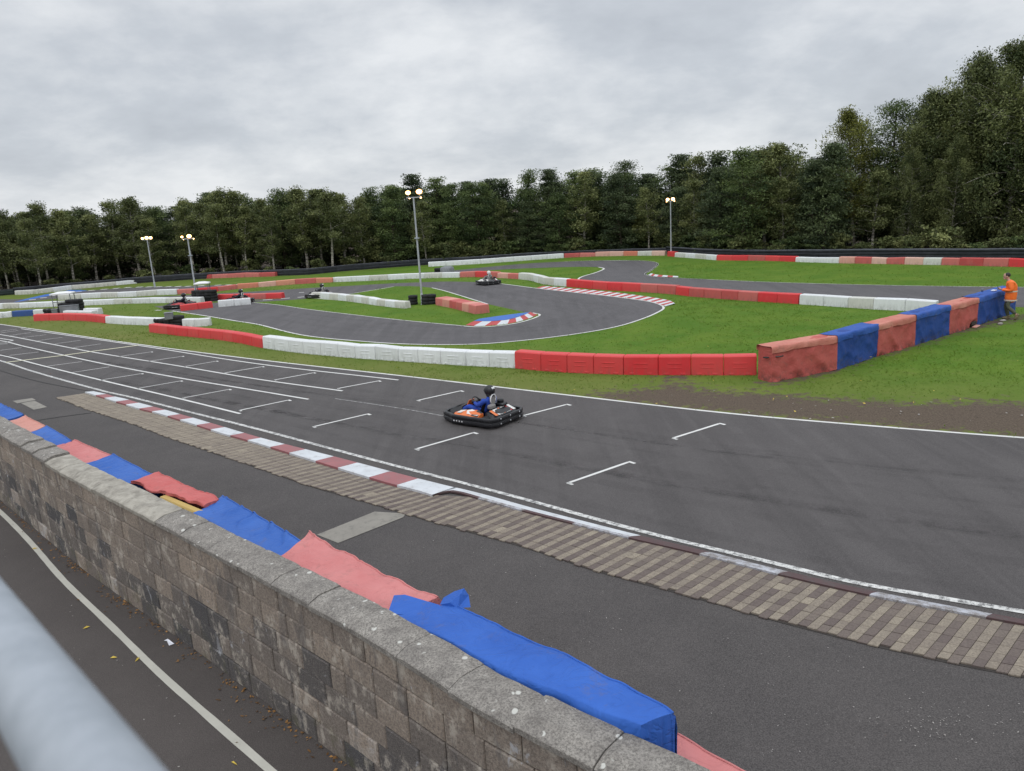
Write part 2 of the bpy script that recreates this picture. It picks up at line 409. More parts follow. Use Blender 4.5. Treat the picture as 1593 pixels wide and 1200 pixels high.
def m_paver():
    k = NT('paving_bricks'); p = k.pos(); t = k.attr('tone').outputs['Fac']
    n = k.noise(p, 40, 4, .75); m = k.noise(p, 2.5, 4, .6)
    c = k.mix(t, (.150, .118, .110), (.385, .330, .255))
    c = k.mix(k.rng(n, .33, .66, .55, 0), c, (.06, .05, .045))
    c = k.mix(k.rng(m, .5, .7, 0, .35), c, (.12, .10, .09))
    k.bump(n, .6, .006)
    return k.done(c, .9, .2)
MAT['paver'] = m_paver()
MAT['paver_gap'] = NT('paving_gap').done((.045, .038, .033), .95)
def m_rubber(name, a, b, r=.7):
    k = NT(name); p = k.pos(); n = k.noise(p, 3, 5, .65)
    return k.done(k.mix(k.rng(n, .35, .7), a, b), r, .35)
MAT['rubber'] = m_rubber('black_rubber', (.010, .010, .011), (.022, .022, .023))
MAT['belt'] = m_rubber('rubber_belting', (.016, .018, .024), (.034, .036, .045), .6)
MAT['belt_lit_top'] = m_rubber('rubber_belting_lit_top', (.06, .065, .075), (.10, .105, .12), .6)  # paler grey for the upper faces: skylight painted onto the wall top
MAT['belt_green'] = m_rubber('rubber_belting_green', (.012, .022, .022), (.024, .036, .035), .6)
def m_galv():
    k = NT('galvanised_steel'); p = k.pos(); n = k.vor(p, 60, 'F1', 'Color')
    nn = k.noise(p, 34, 4, .7)
    c = k.mix(k.rng(nn, .3, .7), (.31, .34, .375), (.42, .45, .49))
    return k.done(c, k.rng(nn, .3, .7, .55, .7), .5, .15)
MAT['galv'] = m_galv()
MAT['post'] = m_rubber('lamp_column_grey', (.36, .38, .40), (.48, .50, .53), .5)
def m_emit(name, colr, e):
    k = NT(name); k.b.inputs['Emission Color'].default_value = (*colr, 1); k.b.inputs['Emission Strength'].default_value = e
    return k.done(colr, .5)
MAT['lamp'] = m_emit('floodlight_glass', (1.0, .75, .42), 8.0)
MAT['lamp_halo'] = m_emit('floodlight_halo_glow', (1.0, .55, .18), 2.4)  # emissive ring that imitates the warm halo round each floodlight
MAT['dark_metal'] = NT('dark_metal').done((.03, .03, .032), .45, .5, .6)
MAT['steel'] = NT('steel').done((.45, .45, .46), .35, .5, .8)
MAT['grey_box'] = m_rubber('grey_plastic', (.16, .17, .18), (.24, .25, .26), .6)
MAT['canopy'] = NT('canopy_white').done((.78, .78, .78), .6)

def m_bark(name, a, b, bands=True):
    k = NT(name); p = k.pos()
    n = k.noise(k.map(p, (1, 1, 5) if bands else (5, 5, 1)), 2.4, 5, .7)
    return k.done(k.mix(k.rng(n, .44, .60), a, b), .9, .1)
MAT['bark_birch'] = m_bark('bark_birch', (.12, .11, .09), (.50, .47, .40))
MAT['bark_brown'] = m_bark('bark_brown', (.035, .028, .020), (.095, .078, .06), False)
def m_leaf(name, a, b, hue=.5):
    k = NT(name); t = k.attr('tone').outputs['Fac']; r = k.objrand()
    c = k.mix(t, a, b)
    c = k.mix(k.ma('MULTIPLY', k.rng(r, .0, 1.0), hue), c, tuple(q*(.8, .85, .95)[i] for i, q in enumerate(a)))
    k.put(k.b.inputs['Base Color'], c); k.b.inputs['Roughness'].default_value = .65; k.b.inputs['Specular IOR Level'].default_value = .25
    tr = k.n('ShaderNodeBsdfTranslucent'); k.L.new(c, tr.inputs[0])
    ms = k.n('ShaderNodeMixShader'); ms.inputs[0].default_value = .22
    k.L.new(k.b.outputs[0], ms.inputs[1]); k.L.new(tr.outputs[0], ms.inputs[2]); k.L.new(ms.outputs[0], k.out.inputs[0])
    return k.mat
MAT['leaf_birch'] = m_leaf('leaves_birch', (.070, .090, .030), (.310, .330, .130))
MAT['leaf_oak'] = m_leaf('leaves_broad', (.042, .068, .025), (.220, .275, .092))
MAT['leaf_dark'] = m_leaf('leaves_dark', (.034, .052, .025), (.165, .205, .090))
MAT['leaf_yellow'] = m_leaf('leaves_yellow_green', (.075, .085, .018), (.250, .255, .060), .15)
MAT['leaf_weep'] = m_leaf('leaves_weeping_birch', (.055, .074, .028), (.310, .335, .130), .3)
def m_litter():
    k = NT('dead_leaves'); t = k.attr('tone').outputs['Fac']
    return k.done(k.mix(t, (.09, .05, .025), (.38, .20, .07)), .85, .2)
MAT['litter'] = m_litter()
MAT['leaf_fallen'] = NT('fallen_leaf_yellow').done((.55, .40, .06), .7)
MAT['paper'] = NT('paper_white').done((.78, .79, .84), .8)
MAT['stone'] = m_rubber('pale_stones', (.26, .24, .22), (.46, .43, .40), .9)
def plain(name, c, r=.6, **k): return NT(name).done(c, r, **k)
MAT['skin'] = plain('skin', (.50, .29, .21), .55); MAT['hair'] = plain('hair_dark', (.022, .016, .012), .6)
def m_hivis():
    k = NT('hi_vis_orange'); p = k.pos(); n = k.noise(p, 7, 4, .6); k.bump(n, .5, .03)
    return k.done(k.mix(k.rng(n, .3, .7), (.92, .14, .018), (1.0, .22, .03)), .6)
MAT['hivis'] = m_hivis(); MAT['tape'] = plain('reflective_tape', (.60, .52, .44), .4)
MAT['olive'] = plain('trousers_olive', (.095, .10, .065), .8); MAT['boot'] = plain('boots_tan', (.20, .16, .09), .8)
MAT['black'] = plain('black_plastic', (.014, .014, .016), .42); MAT['visor'] = plain('visor', (.02, .02, .022), .15)
MAT['grey_fab'] = plain('neck_black', (.02, .02, .02), .85)
def m_suit(name, a, b):
    k = NT(name); p = k.pos(); n = k.noise(p, 11, 4, .65); k.bump(n, .6, .03)
    return k.done(k.mix(k.rng(n, .3, .7), a, b), .75, .2)
MAT['suit_blue'] = m_suit('race_suit_blue', (.018, .05, .30), (.035, .09, .42))
MAT['suit_dark'] = m_suit('race_suit_dark', (.02, .02, .03), (.05, .05, .07))
MAT['k_orange'] = plain('kart_orange', (.72, .17, .035), .4); MAT['k_white'] = plain('kart_white', (.72, .70, .66), .4)
MAT['k_red'] = plain('kart_red', (.45, .03, .03), .4)
MAT['k_grey'] = plain('seat_mesh_grey', (.22, .21, .20), .7)

# ------------------------------------------------------------------ outlines read off the photograph (pixels -> ground)
EDGE_UP = smooth(W([(-260,474),(-130,488),(0,505),(218,536.5),(400,560),(640,587),(751,600),(880,615),(1140,644.5),(1424,669),(1593,682),(1800,697),(2150,722)]), .8)
EDGE_LO = smooth(W([(-260,505),(-130,529),(0,561.6),(50,578),(161,609),(206,619),(291,640.7),(400,668),(600,721.5),(723,753),(808,775.5),(1000,828),(1193,874.5),(1333,908),(1459,930.5),(1593,953),(1800,985),(2100,1030)]), .4)
LOOP_OUT = smooth(W([(262,483.2),(280,485.3),(317.7,491.6),(368,500),(400,505),(475,522.6),(576,532.6),(651,536.4),(739,536),(800,531.6),(888,521.3),(956,509.5),(1001,496),(1028.6,483.6),(1032.5,479),(1024,473.4),(1005.7,469),(945.5,461),(885,454.5),(840,449.6),(773,441.2),(745,439.4),(697,438.3),(660,439.3),(613.5,441),(560,444),(525.6,446),(480,448.5),(400,453.6),(338,457),(300,459),(255,461.5),(180,464.5),(90,469),(0,473.5),(-120,479)]), .5)
# lower boundary of the back road, then along the second white barrier to the left exit
LOOP_IN_LEFT = W([(-120,484),(0,480.5),(90,476.5),(150,474.2),(230,471.8),(300,471),(338,469),(438,465.3),(440,458.3),(400,459.2),(338,463.5),(340,466.5),(438,465.2),(240,476.8)])
T1 = W([(391.7,471),(430.7,474.7),(480,481.8),(540,489),(601,496),(650,501),(694.7,505.3),(722,507.3),(763,509),(800,503.5),(826,497),(840,491),(836,488),(817,486.5),(790,480.5),(759,473.6),(715,460),(690,452.5),(672,448.2),(655,446.3),(638,445.6),(613.5,446),(585,450.5),(551,457.2),(515,461),(484,464.7),(440,468)])
ROAD_UP = smooth(W([(-160,468),(0,466),(45,464.8),(78,459.5),(117,454.6),(150,451.5),(190,449),(240,446.6),(297,445.6),(344,443.7),(402,441),(470,437.4),(540,432.8),(620,427.2),(705,421),(760,415.5),(810,411),(850,408.5),(905,406.4),(960,405.6),(990,405.8),(1010,407),(1021,409.3),(1022.5,413),(1013,421),(1004.2,426),(1007,428.8),(1021,431),(1050,432.9),(1100,435.2),(1200,439.6),(1394,444.7),(1593,447.5),(1800,450),(2100,455)]), .6)
ROAD_LO = smooth(W([(2100,512),(1800,494),(1593,478.5),(1400,471),(1243,462),(1100,452),(1000,446),(940,441.5),(918,440),(904,437.6),(900,434.5),(906,430.8),(924,425.5),(936.4,420.8),(939.4,418.2),(931,416),(900,415.4),(848,416.8),(792,419),(740,422.4),(709,425),(640,429.5),(560,434.5),(500,438.5),(440,442.4),(400,445),(340,449.5),(275,454),(230,456.2),(160,459.8),(90,464.5),(40,470),(0,473),(-160,478)]), .6)
MUD = W([(905,614),(925,612),(1006,604),(1036,598),(1033,583),(1068,583),(1062,597),(1111,608),(1177,610),(1250,617),(1424,627),(1515,623),(1593,626),(1800,640),(1800,700),(1593,683),(1424,670),(1140,645),(940,624)])
MUD2 = W([(1172,599),(1215,601),(1302,580),(1365,558),(1423,542),(1475,524.5),(1530,511.5),(1600,496),(1600,488),(1500,505),(1300,566)])
WALLB = [(-9.64,14.09),(-6.99,11.47),(-4.37,9.05),(-3.34,8.08),(-1.65,6.48),(-1.03,5.84),(-.42,5.20),(.225,4.63)]

def inpoly(px, py, poly):
    poly = np.array(poly); x1, y1 = poly[:, 0], poly[:, 1]; x2, y2 = np.roll(x1, -1), np.roll(y1, -1)
    r = np.zeros(px.shape, bool)
    for a, b, c, d in zip(x1, y1, x2, y2):
        if b == d: continue
        r ^= ((b > py) != (d > py)) & (px < (c-a)*(py-b)/(d-b)+a)
    return r
def pdist(px, py, poly, closed=True):
    poly = np.array(poly); best = np.full(px.shape, 1e9)
    q = np.vstack([poly, poly[:1]]) if closed else poly
    for (a, b), (c, d) in zip(q[:-1], q[1:]):
        L = (c-a)**2+(d-b)**2+1e-12; t = np.clip(((px-a)*(c-a)+(py-b)*(d-b))/L, 0, 1)
        best = np.minimum(best, np.hypot(px-a-t*(c-a), py-b-t*(d-b)))
    return best
def soft(px, py, poly, w):
    d = pdist(px, py, poly); d = np.where(inpoly(px, py, poly), d, -d); return np.clip(d/w*.5+.5, 0, 1)

TRACK = EDGE_UP + EDGE_LO[::-1]
LOOP = LOOP_OUT + LOOP_IN_LEFT
ROAD = ROAD_UP + ROAD_LO
YARD = EDGE_UP + [(60, 2), (60, -40), (-70, -40), (-70, 40)]
# woodland floor behind the rubber wall
BELT_PX = [(-200,466),(0,460),(80,453),(160,446),(220,440.5),(300.6,435),(380,430.5),(480,427.5),(525,423),(651,413.2),(740,408.5),(830,402.5),(945,398.3),(1036,395.6),(1120,401),(1193,402.5),(1344,402),(1593,402.6),(1800,403),(2100,405)]
BELT = smooth(W(BELT_PX), 1.0)

def build_ground():
    def axis(a, b, st, far):
        n = int((b-a)/st); x = list(np.linspace(a, b, n+1)); g = []; s = st
        v = b
        while v < far: s *= 1.5; v += s; g.append(v)
        h = []; v = a; s = st
        while v > -far: s *= 1.5; v -= s; h.append(v)
        return np.array(h[::-1]+x+g)
    xs = axis(-46, 44, .4, 5000); ys = np.concatenate([[-5000, -1500, -500, -150, -50, -10], np.linspace(5, 34, 88), axis(34.4, 96, .6, 5000)[lambda a: a > 34.3] if False else np.array([v for v in axis(34.4, 96, .6, 5000) if v > 34.3])])
    X, Y = np.meshgrid(xs, ys); nx, ny = len(xs), len(ys)
    px, py = X.ravel(), Y.ravel()
    dirt = np.maximum(soft(px, py, MUD, 1.1), .9*soft(px, py, MUD2, .7))
    # bare earth strip along the track edge and the wood floor
    e = pdist(px, py, EDGE_UP, False); dirt = np.maximum(dirt, np.clip(1-e/.7, 0, 1)*.42)
    wood = np.array(BELT); wp = list(map(tuple, wood))+[(400, 60), (400, 900), (-600, 900), (-600, 120)]
    dirt = np.maximum(dirt, soft(px, py, wp, 1.0)*1.2)
    lush = np.clip(1-(np.clip(1-e/7, 0, 1))*1.0, 0, 1)*np.where(px < -12, .8, 1.0)
    lush = np.clip(lush-.45*np.clip((-px-15)/20, 0, 1), 0, 1)
    idx = np.arange(nx*ny).reshape(ny, nx)
    f = np.stack([idx[:-1, :-1], idx[:-1, 1:], idx[1:, 1:], idx[1:, :-1]], -1).reshape(-1, 4)
    me = bpy.data.meshes.new('ground'); me.vertices.add(nx*ny)
    me.vertices.foreach_set('co', np.stack([px, py, np.zeros_like(px)], -1).ravel())
    me.loops.add(f.size); me.loops.foreach_set('vertex_index', f.ravel())
    me.polygons.add(len(f)); me.polygons.foreach_set('loop_start', np.arange(0, f.size, 4)); me.polygons.foreach_set('loop_total', np.full(len(f), 4))
    for nm, arr in (('dirt', dirt), ('lush', lush)):
        at = me.attributes.new(nm, 'FLOAT', 'POINT'); at.data.foreach_set('value', arr)
    me.update(calc_edges=True); me.validate()
    me.materials.append(MAT['ground'])
    o = bpy.data.objects.new('ground', me); col.objects.link(o); tag(o, kind='structure')
build_ground()

sheet('paddock_road', YARD, .004, MAT['apron'])
sheet('race_track', TRACK, .008, MAT['track'])
sheet('infield_track', LOOP, .004, MAT['infield'])
gi = sheet('grass_island', T1, .012, MAT['ground'])
at_ = gi.data.attributes.new('lush', 'FLOAT', 'POINT'); at_.data.foreach_set('value', [1.0]*len(gi.data.vertices))
sheet('far_track', ROAD, .006, MAT['infield'])
# footpath on the near side of the wall
wl = [np.array(p) for p in WALLB]; dl = (wl[0]-wl[1]); dl /= np.linalg.norm(dl); dr = (wl[-1]-wl[-2]); dr /= np.linalg.norm(dr)
WALLLINE = [tuple(wl[0]+dl*10)] + [tuple(p) for p in wl] + [tuple(wl[-1]+dr*6)]
sheet('footpath', [tuple(np.array(p)+np.array([.1, .1])) for p in WALLLINE] + [(6, -30), (-60, -30), (-60, 21)], .008, MAT['path'])

# --- painted lines (parts of the road surfaces)
def lines(name, items, mats, z):
    mb = MB()
    for pts, w, mi in items: ribbon(mb, pts, w, z, mi, jit=.12)
    return tag(mb.build(name, mats), kind='structure')
sm = lambda px, st=.5: smooth(W(px), st)
off = lambda pts, d: [tuple(np.array(p)+np.array([0, d])) for p in pts]
def brk(pts, a, b):
    L = arclen(pts)[-1]; ss = np.linspace(a*L, b*L, max(2, int((b-a)*L/.5))); return [tuple(q) for q in at_len(pts, ss)]
# outer edge line with one short break, inner edge line worn
items = [(EDGE_UP, .10, 0)]
items += [(EDGE_LO, .11, 1)]
lines('track_edge_line', items, [MAT['white_line'], MAT['worn_line']], .012)
G = []
for px in ([(33,512),(228,540),(400,566.6),(620,592)], [(-150,499),(0,521),(75,535),(148,549),(275,569.5),(400,590.5),(533,609)],
           [(-150,512),(0,530.5),(38,539.5),(161,566.6),(275,588),(400,608.6),(480,622)], [(-150,526),(0,553),(66,569.5),(161,593),(275,620),(374,644.5)]):
    G.append((sm(px), .085, 0))
for a, b in [((0,516),(28,512.3)),((0,518.8),(32,514)),((15,522.6),(51,517.6)),((34.6,525.7),(75,521)),((58,530.7),(100,525)),((84.4,535.7),(128.6,529.7)),((113.5,541.7),(160,535.2)),
             ((186.5,555),(239,547.6)),((231.7,562.7),(287.5,554.5)),((287,571),(340,562)),((350,580.8),(412,570.5)),((427.4,591.8),(491.7,580)),((525,605.3),(593,592.6)),
             ((0,545.7),(36,541.2)),((13,553.8),(64,547.8)),((72.8,570.4),(131.6,562.8)),((111.5,580.4),(174.5,570.8)),((158,591.8),(224.7,581.3)),((214.7,605),(285.6,592.6)),((284.4,620),(361,605.7)),((372,639.4),(453.5,622.3)),
             ((486.7,665),(577,643.8)),((649,624),(720.6,608)),((646,700),(742,672.6)),((812.4,648),(886,629)),((1046,683),(1124,658.5)),((882.7,753),(984.4,717.7))]:
    A, B = np.array(P(*a)[:2]), np.array(P(*b)[:2]); u = (B-A)/np.linalg.norm(B-A); v = np.array([u[1], -u[0]])
    if v[0] < 0: v = -v
    far_ = a[0] > 340
    if far_: A = A+u*.0; B = B-u*.0
    n = 8; G.append(([tuple(A+(B-A)*t) for t in np.linspace(.02, .93, n)], .075 if far_ else .06, 0))
    if a[0] > 140:
        q = A+(B-A)*.945; G.append(([tuple(q-v*.03), tuple(q+v*.16)], .075, 0))
        q = A+(B-A)*.012; G.append(([tuple(q-v*.03), tuple(q+v*.14)], .07, 2))
G.append((W([(-20,524.2),(20.5,530)]), .09, 0)); G.append((W([(20.5,530),(8,533.6),(-20,536)]), .09, 0)); G.append((W([(12,535.4),(-12,536.6)]), .08, 0))
G.append((sm([(521,621),(580,629.5),(640,639),(690,648)]), .05, 3))
lines('grid_marking', G, [MAT['white_line'], MAT['worn_line'], MAT['worn_line'], MAT['faint_line']], .014)
lines('start_line', [(W([(9,564.6),(96,554),(138.6,548),(216,537.8)]), .16, 0)], [MAT['start_line']], .018)
I = [(smooth(W([(268,484.2),(317.7,491.6),(368,500),(400,505),(475,522.6),(576,532.6),(651,536.4),(739,536),(800,531.6),(888,521.3),(956,509.5),(1001,496),(1028.6,483.6),(1032.5,479),(1024,473.4),(1005.7,469),(945.5,461),(885,454.5),(840,449.6),(773,441.2),(745,439.4)]), .4), .11, 0),
     (smooth(W([(391.7,471),(430.7,474.7),(480,481.8),(601,496),(694.7,505.3),(722,507.6)]), .5), .11, 1),
     (smooth(W([(672,448.2),(690,452.5),(715,460),(759,473.6)]), .5), .10, 0),
     (smooth(W([(531,459.5),(580,452),(613,446.3)]), .5), .09, 0),
     (smooth(W([(716,507.4),(747,509.2),(784.4,506.4),(817,500),(840,490.6),(828.5,487.3)]), .25), .11, 0)]
for a, b in [((409,467.2),(424,466.4)),((437,465),(451,464.2)),((463,463.2),(473,462.4)),((465,455.9),(473,455.2)),((242,483.2),(251,483.2))]: I.append((W([a, b]), .22, 0))
lines('infield_edge_line', I, [MAT['white_line'], MAT['worn_line']], .014)
F = [(smooth(W([(930,405.9),(990,405.8),(1010,407),(1021,409.3),(1022.5,413),(1013,421),(1004.2,426),(1007,428.8),(1021,431),(1050,432.9),(1100,435.2)]), .4), .14, 0),
     (brk(ROAD_UP, .55, .97), .09, 1),
     (smooth(W([(931,416),(939.4,418.2),(936.4,420.8),(924,425.5),(906,430.8),(900,434.5),(904,437.6),(918,440)]), .4), .14, 0)]
for a, b in [((45,467.2),(56,466.2)),((62,464.3),(73,463.2)),((78,460.8),(89,459.6)),((117.5,454.9),(127.5,454)),((137.6,452.7),(148,452)),((157,450.8),(167.6,450.2)),((176,449.3),(186,448.8)),((194,447.9),(204,447.5)),((212,447.3),(222,446.9)),((227,447),(237,446.6)),((242,446.8),(251.5,446.4)),((257.5,446.7),(267,446.2)),((272.5,446.5),(282,446)),((288,446.1),(297,445.7)),((308,445.3),(318,444.8)),((334,444.4),(344,443.8)),((351,443.9),(360,443.5)),((366,443.4),(375,443)),((381,442.9),(389,442.5)),((395.5,442.5),(402,442.1))]:
    F.append((W([a, b]), .42, 0))
lines('far_edge_line', F, [MAT['white_line'], MAT['worn_line']], .016)
sheet('blue_runoff', W([(20,471.2),(45,466.8),(78,460.4),(117,454.6),(137,452.6),(125,451.4),(110,451.4),(95,454.5),(70,458.6),(40,465.5)]), .010, MAT['blue_paint'])
# footpath line
lines('footpath_line', [(smooth(W([(-140,690),(-60,747),(0,797),(45,842),(100,905),(170,972),(250,1050),(330,1121),(418,1198),(520,1290)]), .25), .088, 0)], [MAT['path_line']], .012)
# pale concrete patches and the tarmac joint in the paddock
sheet('concrete_strip', W([(493,833),(583,797),(632,800),(627,806),(526,846)]), .012, MAT['concrete'])
mbp = MB()
for q in ([(19.5,624.5),(50,620),(56,623),(27,628.2)], [(32.6,627.9),(54,624.2),(73.4,634),(52.7,638.3)]):
    mbp.add([(*p, .012) for p in W(q)], [(0, 1, 2, 3)])
o = mbp.build('concrete_patch', MAT['concrete']); tag(o, kind='structure')
lines('tarmac_joint', [(W([(50,656),(95,649),(142,643)]), .07, 0), (smooth(W([(0,577),(16,582),(60,594),(110,604),(150,611)]), .3), .05, 0)], [MAT['joint']], .012)

# rubber laid down along the racing lines
def rubber():
    rnd = random.Random(17); it = []
    lo, up = arclen(EDGE_LO)[-1], arclen(EDGE_UP)[-1]
    def lane(f, a, b, w, z):
        L = 60; pts = []
        for t in np.linspace(a, b, L):
            p, q = at_len(EDGE_UP, t*up), at_len(EDGE_LO, t*lo); pts.append(tuple(p+(q-p)*(f+.05*math.sin(t*9+f*20))))
        it.append((smooth(pts, .6), w, 0, z))
    k = 0
    for f, a, b in ((.30,.25,.95),(.36,.45,.98),(.52,.2,.7),(.58,.5,.99),(.66,.35,.96),(.74,.6,.99),(.44,.55,.9),(.82,.3,.75)):
        for d in (0, .13 if b < .9 else .16): k += 1; lane(f+d, a+rnd.uniform(0,.03), b, rnd.uniform(.10, .34), .0088+.00025*k)
    n = len(LOOP_OUT)
    inner = smooth(W([(391.7,471),(480,481.8),(601,496),(694.7,505.3),(763,509),(826,497),(845,490),(817,484),(759,472),(690,451),(640,444)]), .6); io = smooth(W([(330,495),(400,505),(475,522.6),(576,532.6),(739,536),(888,521.3),(1001,496),(1030,479),(1005,470),(885,455.5),(773,442.5),(660,440.5)]), .6)
    la, lb = arclen(inner)[-1], arclen(io)[-1]
    for f, a, b in ((.22,.1,.8),(.30,.3,.95),(.42,.0,.6),(.50,.25,.9),(.62,.1,.7),(.70,.4,.98),(.80,.2,.6)):
        pts = [tuple(at_len(inner, t*la)*(1-f)+at_len(io, t*lb)*f) for t in np.linspace(a, b, 50)]; k += 1; it.append((smooth(pts, .6), rnd.uniform(.15, .5), 0, .0060+.00025*(k-16)))
    mb = MB()
    for pts, w, mi, z in it: ribbon(mb, pts, w, z, mi, jit=.1)
    tag(mb.build('tyre_marks', MAT['skid']), kind='structure')
rubber()

# --- kerbs and the paved strip
KB = [((147.5,610.5),(132.5,613.2)),((168,614.7),(150.5,618.6)),((179,618.2),(162.6,622.3)),((200,622.5),(176.4,627)),((212,626.4),(192,631.4)),((233.5,631.9),(208.5,637)),((248,636),(226.5,641.6)),((267,641.2),(245.5,646.2)),((285.6,646.8),(264,652)),((308,653),(284,658.2)),((327.7,658.9),(303,664.2)),((356,667.2),(330,673)),((375,673),(347,678.6))]
kt = smooth([tuple(P(*a)[:2]) for a, b in KB]+W([(420,686),(520,711),(630,740),(681.7,753),(710.5,760)]), .1)
ki = smooth([tuple(P(*b)[:2]) for a, b in KB]+W([(390,690.5),(480,718.5),(600,755.4),(649,768),(673,775.5)]), .1)
def kerb_build():
    mb = MB(); ct = arclen(kt); ci = arclen(ki); L = ct[-1]
    s = [0]; tgl = 0
    while s[-1] < L-.3:
        s.append(min(L, s[-1]+(.90 if tgl % 2 == 0 else .70)*(1+.012*len(s)))); tgl += 1
    for j in range(len(s)-1):
        k = 3
        for q in range(k):
            t0 = (s[j]+(s[j+1]-s[j])*q/k)/L; t1 = (s[j]+(s[j+1]-s[j])*(q+1)/k)/L
            if q == 0: t0 += .004/L
            a, b = at_len(kt, t0*L), at_len(kt, t1*L); c, d = at_len(ki, t0*ci[-1]), at_len(ki, t1*ci[-1])
            mb.add([(*a, .012), (*b, .012), (*(b+(d-b)*.12), .045), (*(a+(c-a)*.12), .045), (*d, .075), (*c, .075), (*d, .0), (*c, .0)],
                   [(0, 1, 2, 3), (3, 2, 4, 5), (5, 4, 6, 7)], 0 if j % 2 == 0 else 1)
    return tag(fix_normals(mb.build('kerb', [MAT['kerb_white'], MAT['kerb_red']])), kind='structure')
kerb_build()
NK = smooth(W([(673,774),(698,768),(746,780),(812,798.5),(890,818.7),(982,842),(1085,866),(1209,898),(1352,931),(1527,965),(1593,977),(1800,1012),(2050,1055)]), .2)
NK_T = smooth(W([(700,758),(712,760),(760,772),(824,790),(905,811),(996,834),(1095,857.5),(1216,888),(1358,920.5),(1530,953.5),(1593,965),(1800,1000),(2050,1042)]), .2)
def narrow_kerb():
    mb = MB(); L = arclen(NK)[-1]; LT = arclen(NK_T)[-1]
    marks = [698,746,812,890,982,1085,1209,1352,1527]; pts = np.array(NK)
    ms = []
    for m, y in zip(marks, [768,780,798.5,818.7,842,866,898,931,965]):
        q = P(m, y)[:2]; ms.append(arclen(NK)[np.argmin(np.hypot(*(pts-q).T))])
    n = int(L/.12); ss = np.linspace(0, L, n+1)
    for i in range(n):
        mid = (ss[i]+ss[i+1])/2; seg = sum(1 for m in ms if m < mid)
        a, b = at_len(NK, ss[i]), at_len(NK, ss[i+1]); c, d = at_len(NK_T, ss[i]/L*LT), at_len(NK_T, ss[i+1]/L*LT)
        mi = 0 if (seg % 2 == 0 and seg > 0) else 1
        top = 0 if seg <= 4 else (0 if mi == 0 and seg < 6 else (2 if mi == 0 else 1))
        side = 2 if mi == 0 else 1
        e = a+(c-a)*.25; f = b+(d-b)*.25
        mb.add([(*a, .02), (*b, .02), (*b, .055), (*a, .055), (*f, .055), (*e, .055), (*d, .012), (*c, .012)], [(0, 1, 2, 3)], side)
        k = len(mb.v)-8
        mb.f += [(k+3, k+2, k+4, k+5), (k+5, k+4, k+6, k+7)]; mb.m += [side if seg > 4 else side, top]; mb.c += [.5, .5]
    return tag(fix_normals(mb.build('track_kerb', [MAT['kerb_white'], MAT['kerb_dark'], MAT['kerb_grey']])), kind='structure')
narrow_kerb()
# paved strip of bricks: rows run across between kerb and tarmac
random.seed(3)
PV_K = ki[:-2] + [tuple(q) for q in NK[3:]]
PV_A = smooth(W([(86.6,620),(112,629.5),(137,639),(166,648),(200,659),(251,678),(320,702),(400,729),(480,757),(560,780),(637.7,803),(735.7,831),(821,854.6),(914,886),(1000,910),(1100,937),(1193,964),(1333,1000.5),(1487,1035.5),(1593,1056),(1800,1098),(2050,1150)]), .2)
def paved_strip():
    sheet('paving_bed', PV_K + PV_A[::-1], .010, MAT['paver_gap'])
    mb = MB(); LK, LA = arclen(PV_K)[-1], arclen(PV_A)[-1]; LM = (LK+LA)/2
    n = int(LM/.118); g = .006
    for i in range(n):
        t0, t1 = i/n, (i+1)/n
        a, b = at_len(PV_K, t0*LK), at_len(PV_K, t1*LK); d, c = at_len(PV_A, t0*LA), at_len(PV_A, t1*LA)
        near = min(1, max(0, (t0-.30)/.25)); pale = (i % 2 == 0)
        wid = np.linalg.norm(d-a); m = max(3, int(round(wid/.215))); j = (.5 if i % 2 else 0)*.0
        for q in range(m):
            u0, u1 = q/m, (q+1)/m
            if q == m-1: u1 += random.uniform(-.05, .03)
            A, B = a+(d-a)*u0, b+(c-b)*u0; C, D = b+(c-b)*u1, a+(d-a)*u1
            ctr = (A+B+C+D)/4; sh = .965
            vs = [ctr+(p-ctr)*np.array([sh, sh]) for p in (A, B, C, D)]
            vi = [ctr+(p-ctr)*.93 for p in (A, B, C, D)]
            z = .030+random.uniform(-.003, .003)
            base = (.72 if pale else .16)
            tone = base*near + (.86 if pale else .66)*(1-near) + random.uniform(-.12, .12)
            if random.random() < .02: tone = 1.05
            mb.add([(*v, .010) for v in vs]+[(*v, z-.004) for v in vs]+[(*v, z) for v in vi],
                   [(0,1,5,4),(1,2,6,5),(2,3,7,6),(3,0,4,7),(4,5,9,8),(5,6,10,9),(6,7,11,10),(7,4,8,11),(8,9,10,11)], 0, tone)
    return tag(fix_normals(mb.build('paving_strip', MAT['paver'])), kind='structure')
paved_strip()
def quad_kerb(name, outer, inner, n, mats, z0=.016, z1=.06, skew=0.0):
    mb = MB(); lo, li = arclen(outer)[-1], arclen(inner)[-1]
    for i in range(n):
        for q in range(3):
            t0, t1 = (i+q/3)/n, (i+(q+1)/3)/n
            a, b = at_len(outer, t0*lo), at_len(outer, t1*lo); d, c = at_len(inner, min(1, max(0, t0+skew))*li), at_len(inner, min(1, max(0, t1+skew))*li)
            mb.add([(*a, z0), (*b, z0), (*c, z1), (*d, z1), (*c, 0), (*d, 0)], [(0, 1, 2, 3), (3, 2, 4, 5)], i % len(mats))
    return tag(fix_normals(mb.build(name, mats)), kind='structure')
quad_kerb('exit_kerb', smooth(W([(834,448.6),(885,454.3),(945.5,460.6),(1005.7,468.4),(1020,472),(1035,477.3)]), .3), smooth(W([(845,446.6),(870,448.6),(945.5,455.4),(1005.7,463.2),(1040,469),(1050,474)]), .3), 36, [MAT['bright_red'], MAT['kerb_white']])
